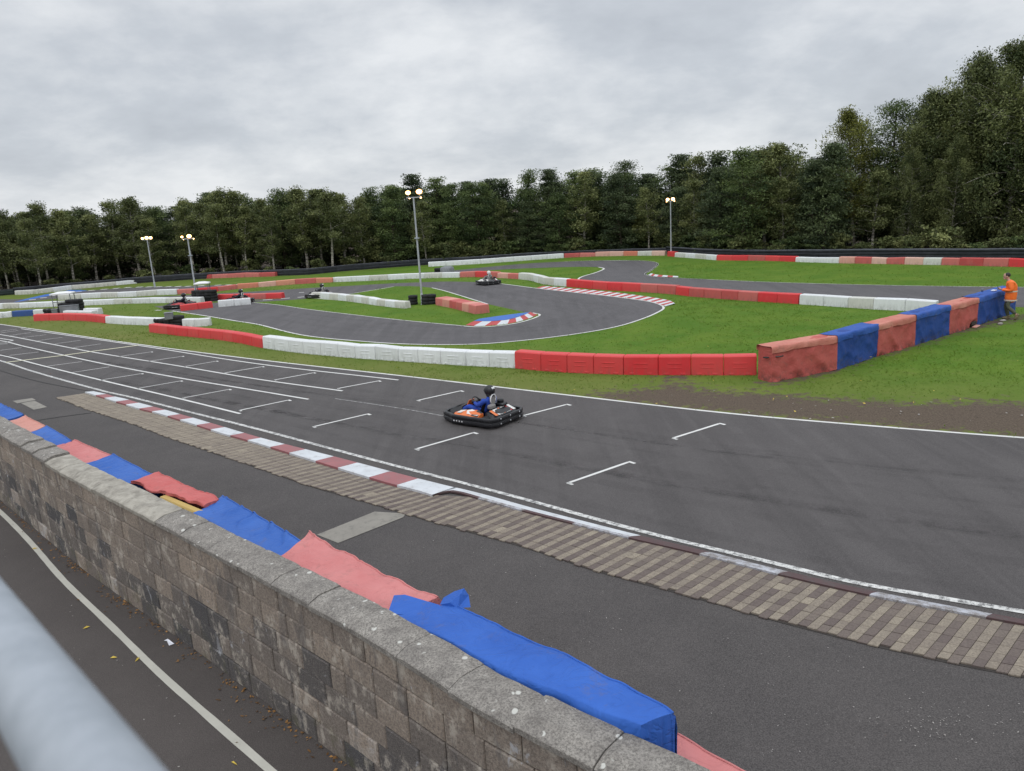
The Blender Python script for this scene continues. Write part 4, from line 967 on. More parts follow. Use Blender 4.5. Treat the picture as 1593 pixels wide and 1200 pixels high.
# ------------------------------------------------------------------ tarpaulin wall on the right
def tarp_cover(a, b, w, h, mat, mat_top, label, seed=0, tear=False, endl=False, endr=False):
    a, b = np.array(a), np.array(b); u = b-a; L = np.linalg.norm(u); u /= L; nn = np.array([-u[1], u[0]])
    if np.dot(nn, a) < 0: nn = -nn
    ctr = (a+b)/2; rnd = random.Random(seed); mb = MB(); ns = int(L/.07)
    prof = [(0, z) for z in np.linspace(0, h, 15)[:-1]]+[(.02, h-.01)]+[(x, h) for x in np.linspace(.08, w-.06, 5)]+[(w, h-.02), (w, h*.5), (w, 0)]
    d1, d2 = rnd.uniform(.5, 1.2), rnd.uniform(-1, 1)
    rows = []
    for i in range(ns+1):
        s = i/ns*L; row = []
        for x, z in prof:
            p = a+u*s+nn*x; t = 1-z/h; fr = x < .01
            nv = Vector((s*1.3+seed*9, z*1.1, seed*3.3)); n1 = mnoise.fractal(nv, .8, 2.1, 4)
            diag = max(0, math.sin((s*2.3+z*d1*2.2+1.2*n1)*2.6+d2))**2
            amp = (.018+.042*t)*fr
            out = amp*(n1*.9+diag*.9)*(1-.65*(i in (0, ns)))
            if tear and fr and s > L*.70 and z < .22: out -= .07*math.sin((s/L-.70)/.30*math.pi)
            zz = z
            if z == 0 and fr: zz = max(0, .03*n1)
            if tear and z < .2 and fr and s > L*.74: zz = z+.12*math.sin((s/L-.74)/.26*math.pi)*(1-z/.2)
            row.append((*(p-nn*out-ctr), zz+(.012*n1 if z > h-.05 else 0)))
        rows.append(row)
    k = len(prof)
    mb.add([v for r in rows for v in r], [(i*k+j, (i+1)*k+j, (i+1)*k+j+1, i*k+j+1) for i in range(ns) for j in range(k-1)])
    for r, do in ((rows[0], True), (rows[-1], True)):
        f = len(mb.v); mid = [((v[0]), v[1], v[2]) for v in r]; m_ = 15
        # end panel: bridge front and back profile
        fr_ = r[:15]; bk = [tuple(np.array(r[-1])+(np.array(r[-3])-np.array(r[-1]))*t) for t in np.linspace(0, 1, 15)]
        grid = []
        for q in range(7):
            t = q/6
            for v0, v1 in zip(fr_, bk):
                p = np.array(v0)*(1-t)+np.array(v1)*t; bl = .05*math.sin(math.pi*t)*(1-p[2]/h*.7)*(1+math.sin(7*t+p[2]*6)*.4)
                sgn = -1 if r is rows[0] else 1
                grid.append((*(p[:2]+u*bl*sgn), p[2]))
        mb.add(grid, [(q*15+j, q*15+j+1, (q+1)*15+j+1, (q+1)*15+j) for q in range(6) for j in range(14)])
    root = fix_normals(mb.build('tarpaulin_cover', mat, loc=(*ctr, 0), smooth_=True))
    tag(root, label, 'tarpaulin', 'red and blue tarpaulin wall')
    # top sheet whose hem hangs over the front
    fl = MB(); g = []; pr = [(-.034, h-.16), (-.036, h-.08), (-.026, h-.01), (.0, h+.018), (.06, h+.022)]+[(x, h+.022) for x in np.linspace(.14, w-.05, 4)]+[(w+.015, h), (w+.015, h-.15)]
    k2 = len(pr); sl = .10
    for i in range(ns+1):
        s = -.06+i/ns*(L+.05)
        for j, (x, z) in enumerate(pr):
            nv = Vector((s*2.2+seed, z*2, x*2+seed)); n1 = mnoise.fractal(nv, .9, 2, 3)
            droop = .02*n1*(j == 0) - (.03*max(0, math.sin(s*3.1+seed)) if j == 0 else 0)
            sg = -.02*math.sin(math.pi*min(1, max(0, x/w)))*(4 <= j <= k2-3)
            bulge = (.012*n1+.012*math.sin(s*8+seed*2+3*n1))*(j < 3)
            g.append((*(a+u*s+nn*(x-bulge)-ctr), z+droop+sg+.012*n1*(j > 3)))
    fl.add(g, [(i*k2+j, (i+1)*k2+j, (i+1)*k2+j+1, i*k2+j+1) for i in range(ns) for j in range(k2-1)])
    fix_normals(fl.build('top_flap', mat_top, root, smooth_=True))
    if endl:
        bd = MB(); q = a-u*.05+nn*.05-ctr; bd.tube([(*(q-u*.03), .72), (*(q+nn*.2-u*.05), .70), (*(q+u*.25-nn*.13), .735), (*(q+u*.38-nn*.12), .74)], .02, 6)
        bd.build('strap', MAT['black'], root)
    if tear:
        tr = MB(); q = a+u*L*.86-nn*.012-ctr; tr.box((*q, .13), (.42, .05, .15), math.atan2(u[1], u[0]), bev=.03); tr.build('tear', MAT['tear'], root)
        t2 = MB(); q = a+u*L*.84-nn*.12-ctr; t2.box((*q, .035), (.5, .16, .05), math.atan2(u[1], u[0])+.12, bev=.03); t2.build('torn_hem', MAT['pink_p'], root)
    return root
TF = [(7.40,21.32),(9.69,22.36),(11.60,23.84),(13.48,25.15),(15.45,26.64),(17.28,28.02),(20.15,30.25)]
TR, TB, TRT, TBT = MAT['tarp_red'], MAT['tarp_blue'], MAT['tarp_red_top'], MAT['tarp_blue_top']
tl_ = ['end red tarpaulin cover of the right hand wall, nearest and crumpled at its foot', 'nearest blue tarpaulin cover, between the end red one and the second red one',
       'second red tarpaulin cover, between two blue ones', 'middle blue tarpaulin cover, fourth from the near end', 'red tarpaulin cover with a torn lower corner', 'farthest blue tarpaulin cover, where the man in orange leans']
for i in range(6):
    d = .02 if i % 2 else 0
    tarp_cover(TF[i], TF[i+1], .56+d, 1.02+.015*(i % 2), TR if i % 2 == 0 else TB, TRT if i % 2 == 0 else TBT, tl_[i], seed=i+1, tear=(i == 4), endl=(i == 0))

# ------------------------------------------------------------------ tyres, boxes, marshal posts
def make_tyre(r=.29, w=.20):
    mb = MB(); pr = []
    for k in range(15):
        t = 2*math.pi*k/14; pr.append((r-.075+.075*math.copysign(abs(math.cos(t))**.6, math.cos(t)), w/2*math.copysign(abs(math.sin(t))**.6, math.sin(t))))
    mb.lathe(pr, (0, 0, w/2), n=22)
    return fix_normals(mb.build('tyre', MAT['rubber'], smooth_=True))
proto = make_tyre(); first_tyre = [True]
def tyre(x, y, z, label, group, s=1.0, tilt=(0, 0)):
    o = proto if first_tyre[0] else proto.copy()
    if not first_tyre[0]: col.objects.link(o)
    first_tyre[0] = False
    o.location = (x, y, z); o.scale = (s, s, s); o.rotation_euler = (tilt[0], tilt[1], random.random()*6)
    return tag(o, label, 'tyre', group)
random.seed(8)
def stack(px, n, label, group, s=1.0, z0=0):
    x, y = P(*px)[:2]; nn = np.array([x, y])/np.hypot(x, y)*.26*s; x += nn[0]; y += nn[1]
    for k in range(n): tyre(x+random.uniform(-.03, .03), y+random.uniform(-.03, .03), z0+k*.19*s, label, group, s, (random.uniform(-.04, .04), random.uniform(-.04, .04)))
stack((643.5,475.2), 3, 'black tyre in the narrow stack left of the tall central lamp post', 'tyres left of the central lamp post', .95)
stack((664.3,474.8), 3, 'black tyre in the stacks right of the tall central lamp post', 'tyres right of the central lamp post', 1.0)
stack((671.5,474.4), 3, 'black tyre in the stacks right of the tall central lamp post', 'tyres right of the central lamp post', 1.0)
for x, y in ((306.5,469.6),(313,469.6),(319.5,469.4),(326,469.2),(333,468.8)):
    stack((x, y), 4, 'black tyre in the tall tyre block below the far canopy', 'tyres of the tall block below the far canopy', 1.0)
for x, y, n in ((76,490.4,2),(81.5,490.6,2),(87,490.6,2),(93,490.6,2),(100,490.2,4),(107,490,4),(113,489.6,5),(119,489.4,5),(125.5,489,5)):
    stack((x, y), n, 'black tyre in the pile below the near left canopy', 'tyres below the near left canopy', 1.0)
for x, y, n in ((249,506.8,2),(256,507.4,2),(263,507.6,2),(269,507.8,2),(275,508,3),(280.5,508.2,3)):
    stack((x, y), n, 'black tyre in the pile behind the red near row', 'tyres behind the red near row', .96)
for x, y, n in ((682.5,430.5,3),(686.5,430.3,3)):
    stack((x, y), n, 'black tyre beside the grey drum behind the middle row', 'tyres beside the grey drum', 1.15)

def grey_box(px, size, z, label, name='box', m='grey_box', rz=.3):
    mb = MB(); mb.box((0, 0, size[2]/2), size, 0, bev=.03); mb.box((0, 0, size[2]+.015), (size[0]+.03, size[1]+.03, .035), 0, bev=.01)
    o = mb.build(name, MAT[m], loc=tuple(P(*px)+np.array([0, 0, z])), rz=rz); return tag(o, label, 'box')
grey_box((265.5,508.4), (.42,.40,.34), .40, 'pale grey box standing on the tyre pile behind the red near row')
grey_box((110,490.6), (1.1,.35,.62), 0, 'large grey panel box leaning at the near left tyre pile')
grey_box((87,491.8), (.36,.3,.42), 0, 'small grey box before the near left tyre pile')
dr = MB(); dr.lathe([(0, 0), (.52, 0), (.56, .1), (.56, .62), (.5, .74), (.3, .80), (0, .82)], (0, 0, 0), n=22)
o = fix_normals(dr.build('drum', MAT['grey_box'], loc=tuple(P(696.5,430.2)), smooth_=True)); tag(o, 'round grey drum behind the white middle row', 'drum')

def canopy(px, w, d, h, base_z, label, rz=.2):
    root = empty('marshal_canopy', tuple(P(*px)), rz); tag(root, label, 'canopy')
    for sx in (-1, 1):
        for sy in (-1, 1):
            m = MB(); m.tube([(sx*w*.42, sy*d*.42, 0), (sx*w*.42, sy*d*.42, h)], .03, 6); m.build('post', MAT['grey_box'], root)
    m = MB(); m.add([(-w/2,-d/2,h),(w/2,-d/2,h),(w/2,d/2,h),(-w/2,d/2,h),(-w/2,-d/2,h+.07),(w/2,-d/2,h+.07),(w/2,d/2,h+.07),(-w/2,d/2,h+.07),(-.2*w,0,h+.17),(.2*w,0,h+.17)],
          [(3,2,1,0),(0,1,5,4),(1,2,6,5),(2,3,7,6),(3,0,4,7),(4,5,9,8),(5,6,9),(6,7,8,9),(7,4,8)])
    m.build('roof', MAT['canopy'], root)
    m = MB(); m.box((0, -d*.42, h*.62), (w*.84, .03, .05)); m.build('rail', MAT['grey_box'], root)
canopy((103,487), 1.30, 1.0, 1.26, 0, 'small white roofed canopy on thin posts over the near left tyres')
canopy((318,466.5), 1.0, .9, 1.12, 0, 'small white roofed canopy on thin posts over the tall tyre block')

def sph(mb, c, r, n=14, m=9, mi=0, rot=None):
    rx, ry, rz = r if isinstance(r, tuple) else (r, r, r); vs = [(0, 0, -1)]
    for i in range(1, m):
        t = math.pi*i/m
        for j in range(n): a = 2*math.pi*j/n; vs.append((math.sin(t)*math.cos(a), math.sin(t)*math.sin(a), -math.cos(t)))
    vs.append((0, 0, 1)); fs = [(0, 1+(j+1) % n, 1+j) for j in range(n)]
    for i in range(m-2):
        for j in range(n): fs.append((1+i*n+j, 1+i*n+(j+1) % n, 1+(i+1)*n+(j+1) % n, 1+(i+1)*n+j))
    k = 1+(m-2)*n; fs += [(k+j, k+(j+1) % n, len(vs)-1) for j in range(n)]
    q = []
    for v in vs:
        p = Vector((v[0]*rx, v[1]*ry, v[2]*rz))
        if rot is not None: p = rot @ p
        q.append(tuple(p+Vector(c)))
    mb.add(q, fs, mi)

# ------------------------------------------------------------------ floodlight columns
def lamp(px, top_y, label, heads, flange=None, rz=0.0, r=.055):
    b = P(*px); root = empty('lamp_post', tuple(b), rz); tag(root, label, 'lamp post')
    lo, hi = 0, 20
    for _ in range(50):
        m = (lo+hi)/2; q = b+np.array([0, 0, m])-CAM; y = 600-FPX*(q@cU)/(q@cF)
        lo, hi = (m, hi) if y > top_y else (lo, m)
    h = lo; mb = MB(); mb.lathe([(0, 0), (r*1.9, 0), (r*1.9, .03), (r*1.35, .05), (r*1.35, h*.10), (r, h*.105), (r*.8, h-.25), (0, h-.25)], (0, 0, 0), n=12)
    fix_normals(mb.build('column', MAT['post'], root, smooth_=False))
    if flange:
        f = MB(); f.lathe([(0, 0), (r*2.6, 0), (r*2.6, .06), (0, .06)], (0, 0, h*flange), n=12); fix_normals(f.build('collar', MAT['galv'], root))
    a = MB(); a.box((0, 0, h-.23), (.80, .06, .06), bev=.01); a.build('crossarm', MAT['post'], root)
    for x, z, s, tilt in heads:
        s *= .64
        hd = MB(); rot = Matrix.Rotation(tilt, 3, 'X')
        hd.box((x, .07*s, h-.23+z), (.32*s, .14*s, .24*s), bev=.03, rot=rot)
        hh = hd.build('lamp_head', MAT['post'], root)
        yy, zz = .07*s-.085*s*math.cos(tilt), h-.23+z-.085*s*math.sin(tilt)
        g = MB(); sph(g, (x, yy, zz), (.15*s, .05*s, .115*s), 14, 9, rot=rot); g.build('lamp_glass', MAT['lamp'], hh, smooth_=True)
        g = MB(); ring = [(rot @ Vector((.165*s*math.cos(a), 0, .13*s*math.sin(a))))+Vector((x, yy-.01, zz)) for a in np.linspace(0, 2*math.pi, 17)]
        g.tube(ring, .022*s, 6, caps=False); g.build('lamp_halo_ring', MAT['lamp_halo'], hh, smooth_=True)
        br = MB(); br.tube([(x, .05, h-.23), (x, .05, h-.23+z*.6)], .018, 5); br.build('bracket', MAT['post'], hh)
    return root
HD = [(-.28, .26, 1.25, -.25), (.34, .28, 1.5, -.25), (-.22, -.02, .45, .1), (.40, -.02, .5, .1)]
lamp((657.3,474.3), 301, 'tallest central floodlight column on the grass island beside the tyre stacks', HD, .60, .1)
lamp((1044,398), 309, 'right floodlight column behind the corner of the rubber wall', [(-.25, .15, 1.3, -.2), (.2, .16, 1.4, -.2), (-.33, .0, .7, .1), (.33, .0, .7, .1)], None, -.15, .06)
lamp((305.2,458.5), 367, 'floodlight column behind the tall tyre block on the left', [(-.38, .16, .8, -.2), (.12, .17, 1.5, -.2), (-.3, -.02, .4, .1), (.40, -.01, .5, .1)], .66, .3, .062)
lamp((241,447.0), 369, 'farthest left floodlight column, half hidden by the birches', [(-.36, .12, 1.0, -.2), (-.02, .15, 1.4, -.2), (.3, .13, 1.2, -.2)], None, .3, .055)

# ------------------------------------------------------------------ woodland
def proj(v):
    q = np.array(v)-CAM; a = q@cF; return 796.5+FPX*(q@cR)/a, 600-FPX*(q@cU)/a
def leaf_mesh(name, C, size, tone, rs, mat, droop=0.0):
    n = len(C); nn = rs.normal(size=(n, 3)); nn[:, 2] += 1.1; nn /= np.linalg.norm(nn, axis=1)[:, None]      # leaves lie mostly face up
    a = rs.normal(size=(n, 3)); a[:, 2] -= droop*1.2; a -= nn*(a*nn).sum(1)[:, None]; a /= np.linalg.norm(a, axis=1)[:, None]+1e-9
    b = np.cross(nn, a)
    l = (size*rs.uniform(.7, 1.35, n))[:, None]; w = l*rs.uniform(.32, .55, (n, 1))
    v = np.stack([C-a*l*.5, C+b*w*.5+a*l*.08, C+a*l*.5, C-b*w*.5+a*l*.08], 1).reshape(-1, 3)
    me = bpy.data.meshes.new(name); me.vertices.add(4*n); me.vertices.foreach_set('co', v.ravel())
    me.loops.add(4*n); me.loops.foreach_set('vertex_index', np.arange(4*n)); me.polygons.add(n)
    me.polygons.foreach_set('loop_start', np.arange(0, 4*n, 4)); me.polygons.foreach_set('loop_total', np.full(n, 4))
    at = me.attributes.new('tone', 'FLOAT', 'FACE'); at.data.foreach_set('value', np.clip(tone, 0, 1))
    me.update(calc_edges=True); me.materials.append(mat); return me
KINDS = {  # crown base, max radius, height of max radius, limbs, clumps, leaves, clump spread, leaf size, droop, top taper
    'birch':  dict(cb=.30, R=.27, hm=.60, nl=40, nc=6, nv=40, sp=.030, ls=.185, dr=.6, tp=.55, up=.55),
    'slim':   dict(cb=.46, R=.24, hm=.70, nl=34, nc=6, nv=40, sp=.030, ls=.185, dr=.6, tp=.55, up=.6),
    'broad':  dict(cb=.07, R=.27, hm=.48, nl=46, nc=6, nv=40, sp=.034, ls=.19, dr=.15, tp=.7, up=.30),
    'dark':   dict(cb=.04, R=.26, hm=.35, nl=50, nc=6, nv=40, sp=.034, ls=.20, dr=.2, tp=1.0, up=.25),
    'weep':   dict(cb=.10, R=.31, hm=.55, nl=84, nc=8, nv=64, sp=.020, ls=.20, dr=1.0, tp=.50, up=.50),
    'shrub':  dict(cb=.05, R=.55, hm=.45, nl=22, nc=5, nv=22, sp=.07, ls=.20, dr=.1, tp=.6, up=.5),
}
def make_tree(kind, H, seed, leafmat, barkmat, name, dens=1.0):
    d = dict(KINDS[kind]); d['nl'] = int(d['nl']*dens*.72); rs = np.random.RandomState(seed); mb = MB()
    root = empty(name); lean = rs.normal(size=2)*.035*H
    tr = lambda t: np.array([lean[0]*t**1.4+.012*H*math.sin(5*t+seed), lean[1]*t**1.4+.012*H*math.cos(4*t+seed), H*.97*t])
    rad = (.013+.004*rs.rand())*H if kind not in ('weep',) else .014*H
    if kind == 'shrub':
        for k in range(4): mb.tube([(0, 0, 0), (*(rs.normal(size=2)*.12*H), H*.4), (*(rs.normal(size=2)*.22*H), H*.75)], [.02*H, .014*H, .004*H], 5)
    else: mb.tube([tr(t) for t in np.linspace(0, 1, 12)], [max(.008*H*.1, rad*(1-t)**.8+.0008*H) for t in np.linspace(0, 1, 12)], 7)
    C, T = [], []
    ga = rs.rand()*6
    for i in range(d['nl']):
        u = (i+rs.rand())/d['nl']; t0 = d['cb']*.75+(1-d['cb']*.75)*u*.97; ga += 2.4+rs.normal()*.4
        hh = d['cb']+(1-d['cb'])*u
        x = (hh-d['hm'])/((1-d['hm']) if hh > d['hm'] else (d['hm']-d['cb']+.12))
        prof = max(.10, (1-abs(x)**(1.7 if x > 0 else 2.2)))**d['tp']
        Ln = d['R']*H*prof*rs.uniform(.62, 1.18)
        el = d['up']*rs.uniform(.4, 1.5)*(1 if u < .85 else 1.9)
        dv = np.array([math.cos(ga)*math.cos(el), math.sin(ga)*math.cos(el), math.sin(el)])
        p0 = tr(min(.99, t0)) if kind != 'shrub' else np.array([0, 0, H*.1+.5*H*u])
        pts = [p0]
        for k in range(1, 5):
            q = k/4; pts.append(p0+dv*Ln*q+np.array([0, 0, -Ln*.30*d['dr']*q*q])+rs.normal(size=3)*Ln*.05)
        mb.tube(pts, [rad*.42*(1-t0)+.003*H]+[(rad*.30*(1-t0)+.002*H)*(1-k/4.6) for k in range(1, 5)], 4, caps=False)
        pa = np.array(pts); lt = rs.normal()*.16
        for c in range(d['nc']):
            q = .25+.80*(c+rs.rand())/d['nc']; ip = min(q, 1)*4; k0 = min(3, int(ip)); base = pa[k0]+(pa[k0+1]-pa[k0])*(ip-k0)
            base = base+rs.normal(size=3)*Ln*.10
            nv = int(d['nv']*rs.uniform(.6, 1.8)); S = d['sp']*H*rs.uniform(.7, 1.6)
            off_ = np.clip(rs.normal(size=(nv, 3)), -1.5, 1.5)*S*np.array([1.25, 1.25, .42])
            if d['dr'] >= .5: off_[:, 2] -= np.minimum(rs.exponential(1, nv), 2.6)*H*(.045 if kind == 'weep' else .028)*d['dr']; off_[:, :2] *= .8
            ct = .42+lt*1.3+rs.normal()*.22
            C.append(base+off_); T.append(ct+rs.normal(size=nv)*.13)
    C = np.concatenate(C); T = np.concatenate(T); keep = C[:, 2] > .12; C, T = C[keep], T[keep]
    me = leaf_mesh('crown', C, np.full(len(C), d['ls']), T, rs, leafmat, d['dr'])
    cr = bpy.data.objects.new('crown', me); col.objects.link(cr); cr.parent = root
    tk = mb.build('trunk' if kind != 'shrub' else 'stem', barkmat, root, smooth_=True)
    top = np.percentile(C[:, 2], 99.6)
    return dict(root=root, kids=[cr, tk], top=top, used=False)
BB, BR = MAT['bark_birch'], MAT['bark_brown']
LB, LO, LD, LY, LW = (MAT['leaf_'+k] for k in ('birch', 'oak', 'dark', 'yellow', 'weep'))
PROTO = {
    'slim': [make_tree('slim', 8.2, s, LB, BB, 'birch_tree') for s in (1, 2, 3)],
    'birch': [make_tree('birch', 8.2, s, LB, BB, 'birch_tree') for s in (4, 5, 6)],
    'broad': [make_tree('broad', 8.6, s, LO, BR, 'broadleaf_tree') for s in (7, 8, 9)],
    'dark': [make_tree('dark', 8.6, s, LD, BR, 'dark_tree') for s in (10, 11, 12)],
    'weep': [make_tree('weep', 15, s, LW, BB, 'weeping_birch') for s in (13, 14)],
    'tall': [make_tree('broad', 13, s, LO, BR, 'broadleaf_tree', 1.7) for s in (15, 16)],
    'yellow': [make_tree('broad', 6.5, 17, LY, BR, 'broadleaf_tree'), make_tree('birch', 12, 18, LY, BB, 'birch_tree', 2.4)],
    'shrub': [make_tree('shrub', 1.9, s, [LO, LB][s % 2], BR, 'shrub') for s in (19, 20, 21)],
}
def put_tree(kind, xy, h, label, group, rnd, cat='tree', wid=1.0, idx=None):
    pr = PROTO[kind]; p = pr[idx] if idx is not None else rnd.choice(pr)
    if not p['used']: r = p['root']; p['used'] = True
    else:
        r = p['root'].copy(); col.objects.link(r)
        for ch in p['kids']: c = ch.copy(); col.objects.link(c); c.parent = r
    s = h/p['top']; w = s*wid*rnd.uniform(.9, 1.15)
    r.location = (xy[0], xy[1], 0); r.rotation_euler = (rnd.gauss(0, .02), rnd.gauss(0, .02), rnd.uniform(0, 6.28)); r.scale = (w, w, s)
    return tag(r, label, cat, group)
SKY = [(-200,338),(0,330),(60,322),(120,322),(170,318),(205,312),(240,312),(275,303),(320,300),(345,293),(380,303),(410,292),(440,290),(465,292),(500,288),(530,292),(565,287),(600,293),(615,280),(640,275),(660,282),(690,275),(720,275),(745,278),(780,270),(800,275),(830,272),(850,263),(865,265),(880,280),(910,255),(930,265),(945,252),(985,248),(1005,250),(1015,270),(1035,250),(1060,247),(1100,238),(1130,250),(1150,232),(1190,217),(1225,222),(1240,245),(1280,222),(1300,200),(1330,175),(1380,160),(1420,155),(1460,150),(1480,105),(1500,72),(1530,64),(1560,82),(1593,68),(1800,90)]
skx = np.array(SKY, float)
def h_for(xy, ytop):
    lo, hi = 0.2, 40
    for _ in range(40):
        m = (lo+hi)/2
        if proj((*xy, m))[1] > ytop: lo = m
        else: hi = m
    return lo
beltlen = arclen(BELT)[-1]
def region(px):
    if px < 250: return 'at the far left'
    if px < 640: return 'between the left and central lamp posts'
    if px < 1040: return 'between the central and right lamp posts'
    return 'right of the right lamp post'
KN = {'slim': 'slim bare-trunked pale birch', 'birch': 'olive drooping birch', 'broad': 'rounded mid-green tree', 'dark': 'dark dense tree',
      'weep': 'tall weeping birch with hanging curtains of leaves', 'tall': 'tall dark-green tree', 'yellow': 'yellowish green tree'}
def row(offset, spread, spacing, fac, pick, seed, tail='in the wood', x0=-260, x1=1800, wid=1.0):
    rnd = random.Random(seed); s = 0; path = []
    for t in np.linspace(0, beltlen, 220):      # the row's own line, parallel to the wall
        d = at_len(BELT, min(beltlen, t+5))-at_len(BELT, max(0, t-5)); d /= np.linalg.norm(d); nn = np.array([-d[1], d[0]])
        p = at_len(BELT, t); path.append(tuple(p+(nn if np.dot(nn, p) > 0 else -nn)*offset))
    plen = arclen(path)[-1]
    while s < plen:
        q = at_len(path, s); q = q+q/np.linalg.norm(q)*rnd.uniform(-spread, spread); px = proj((*q, 0))[0]
        s += spacing*rnd.uniform(.75, 1.3)
        if not (x0 < px < x1): continue
        kind = pick(px, rnd)
        if kind is None: continue
        y = np.interp(px, skx[:, 0], skx[:, 1]); h = h_for(q, y)*rnd.uniform(*fac)
        if kind == 'slim': h = max(h, 5.5)
        reg = region(px)
        put_tree(kind, q, h, KN[kind]+' '+tail+' '+reg, KN[kind]+' '+tail+' '+reg, rnd, wid=wid)
def pk1(px, r):
    if px < 520: return r.choice(['slim', 'slim', 'birch', 'birch', None])
    if px < 1050: return r.choice(['broad', 'birch', 'broad', 'dark', 'birch'])
    if px < 1290: return r.choice(['broad', 'birch', 'dark'])
    return None
def pk2(px, r):
    if px < 520: return r.choice(['birch', 'slim', 'birch', 'broad'])
    if px < 1290: return r.choice(['broad', 'dark', 'birch', 'tall' if px > 950 else 'broad'])
    return None
def pk3(px, r): return r.choice(['dark', 'dark', 'broad']) if px < 1300 else None
row(2.2, 1.1, 2.9, (.68, 1.0), pk1, 31, 'in the front row')
row(5.0, 1.4, 2.2, (.86, 1.05), pk2, 32, 'in the second row')
row(9.0, 1.6, 2.4, (.80, .97), pk3, 33, 'in the back row', wid=1.25)
row(13.0, 2, 3.2, (.78, .90), pk3, 37, 'in the deepest row', wid=1.5)
# the big trees on the right
rb = random.Random(44)
for px, py, yt, kind, lab, wd, ix in [
    (1330,388,168,'yellow','tall yellowish birch rising left of the big dark trees on the right', .8, 1),
    (1385,384,158,'tall','tall dark broadleaf tree right of the yellowish birch', 1.0, 0),
    (1290,389,224,'tall','dark glossy broadleaf tree left of the yellowish birch', .9, 1),
    (1440,384,150,'weep','weeping birch just left of the tallest one', .85, 0),
    (1410,389,235,'weep','lower weeping birch in front of the big dark trees', .75, 1),
    (1358,391,265,'birch','olive birch at the front foot of the yellowish birch', 1.1, None),
    (1562,385.5,62,'weep','tallest weeping birch with a pale trunk near the right edge', .95, 1),
    (1500,381,85,'weep','tall weeping birch left of the tallest one, same height', .85, 0),
    (1348,383,188,'tall','dark tall tree standing right behind the yellowish birch', .8, 1),
    (1425,382,166,'tall','dark tall tree between the yellowish birch and the weeping birches', 1.0, 0),
    (1465,383,140,'weep','broad weeping birch filling the gap left of the two tallest ones', 1.0, 1),
    (1525,382,90,'weep','broad weeping birch between the two tallest ones', 1.0, 0),
    (1640,386,60,'weep','tall weeping birch at the right edge of the photo', .9, 0),
    (1720,386,75,'weep','weeping birch beyond the right edge', .7, 1),
    (1480,388,215,'weep','lower weeping birch in front of the two tallest ones', .75, 0),
    (1600,383,180,'tall','dark broadleaf tree behind the tallest weeping birch', 1.1, 0),
    (1450,381,190,'tall','dark broadleaf tree filling the gap behind the weeping birches', 1.1, 1),
    (1540,380,170,'tall','dark broadleaf tree behind the two tallest weeping birches', 1.2, 0),
    (1370,382,230,'tall','dark broadleaf tree behind the yellowish birch', 1.2, 1),
    (1690,381,150,'tall','dark broadleaf tree past the right edge', 1.2, 1),
    (47,446.5,335,'slim','slim pale trunked birch at the far left edge of the wood', 1.0, 0), (27,448,340,'slim','second slim birch from the left edge of the photo', .9, 1), (62,445.5,330,'slim','slim birch just right of the two at the left edge', .9, 2),
    (131,438.5,328,'slim','slim leaning birch with bare trunk left of the left lamp posts', 1.0, 2), (147,437.5,322,'slim','slim pale birch beside the leaning one on the left', 1.0, 0), (220,431.5,314,'slim','pale forked birch standing just left of the farthest left lamp post', 1.1, 1),
    (237,429,330,'slim','slim birch right behind the farthest left lamp post', .8, 2), (346,424.5,305,'slim','slim bare birch right of the left lamp post, first of three', .9, 0), (369,422.5,308,'slim','slim bare birch right of the left lamp post, second of three', .9, 1), (379,421.5,310,'slim','slim bare birch right of the left lamp post, third of three', .8, 2), (455,418,302,'slim','slim bare birch midway between the left and central lamp posts', .9, 0), (474,417.5,300,'slim','slim bare birch right of the midway one', .9, 1),
    (930,392.5,303,'broad','bright rounded green tree left of the right lamp', 1.1, 0),
    (1000,391.5,338,'yellow','low yellowish green tree just left of the right lamp post', 1.3, 0)]:
    xy = P(px, py)[:2]; put_tree(kind, xy, h_for(xy, yt), lab, None, rb, wid=wd, idx=ix)
# dark backing row on the right and shrubs along the wall
row(10, 1.5, 3.0, (.50, .62), lambda px, r: 'dark' if px >= 1260 else None, 35, 'behind the big trees', wid=1.3, x1=1900)
row(15, 1.5, 3.0, (.42, .55), lambda px, r: 'dark' if px >= 1260 else None, 38, 'far behind the big trees', wid=1.5, x1=1900)
rs_ = random.Random(36); s = 0
while s < beltlen:
    p = at_len(BELT, s); px = proj((*p, 0))[0]; nn = p/np.linalg.norm(p); q = p+nn*rs_.uniform(1.0, 3.4)
    s += rs_.uniform(.9, 1.9)*(1.7 if px < 540 else 1)
    if -150 < px < 1750:
        put_tree('shrub', q, rs_.uniform(.9, 2.1)*(1 if px > 540 else .75), 'low leafy shrub behind the rubber wall '+region(px), 'shrubs behind the rubber wall '+region(px), rs_, 'shrub')

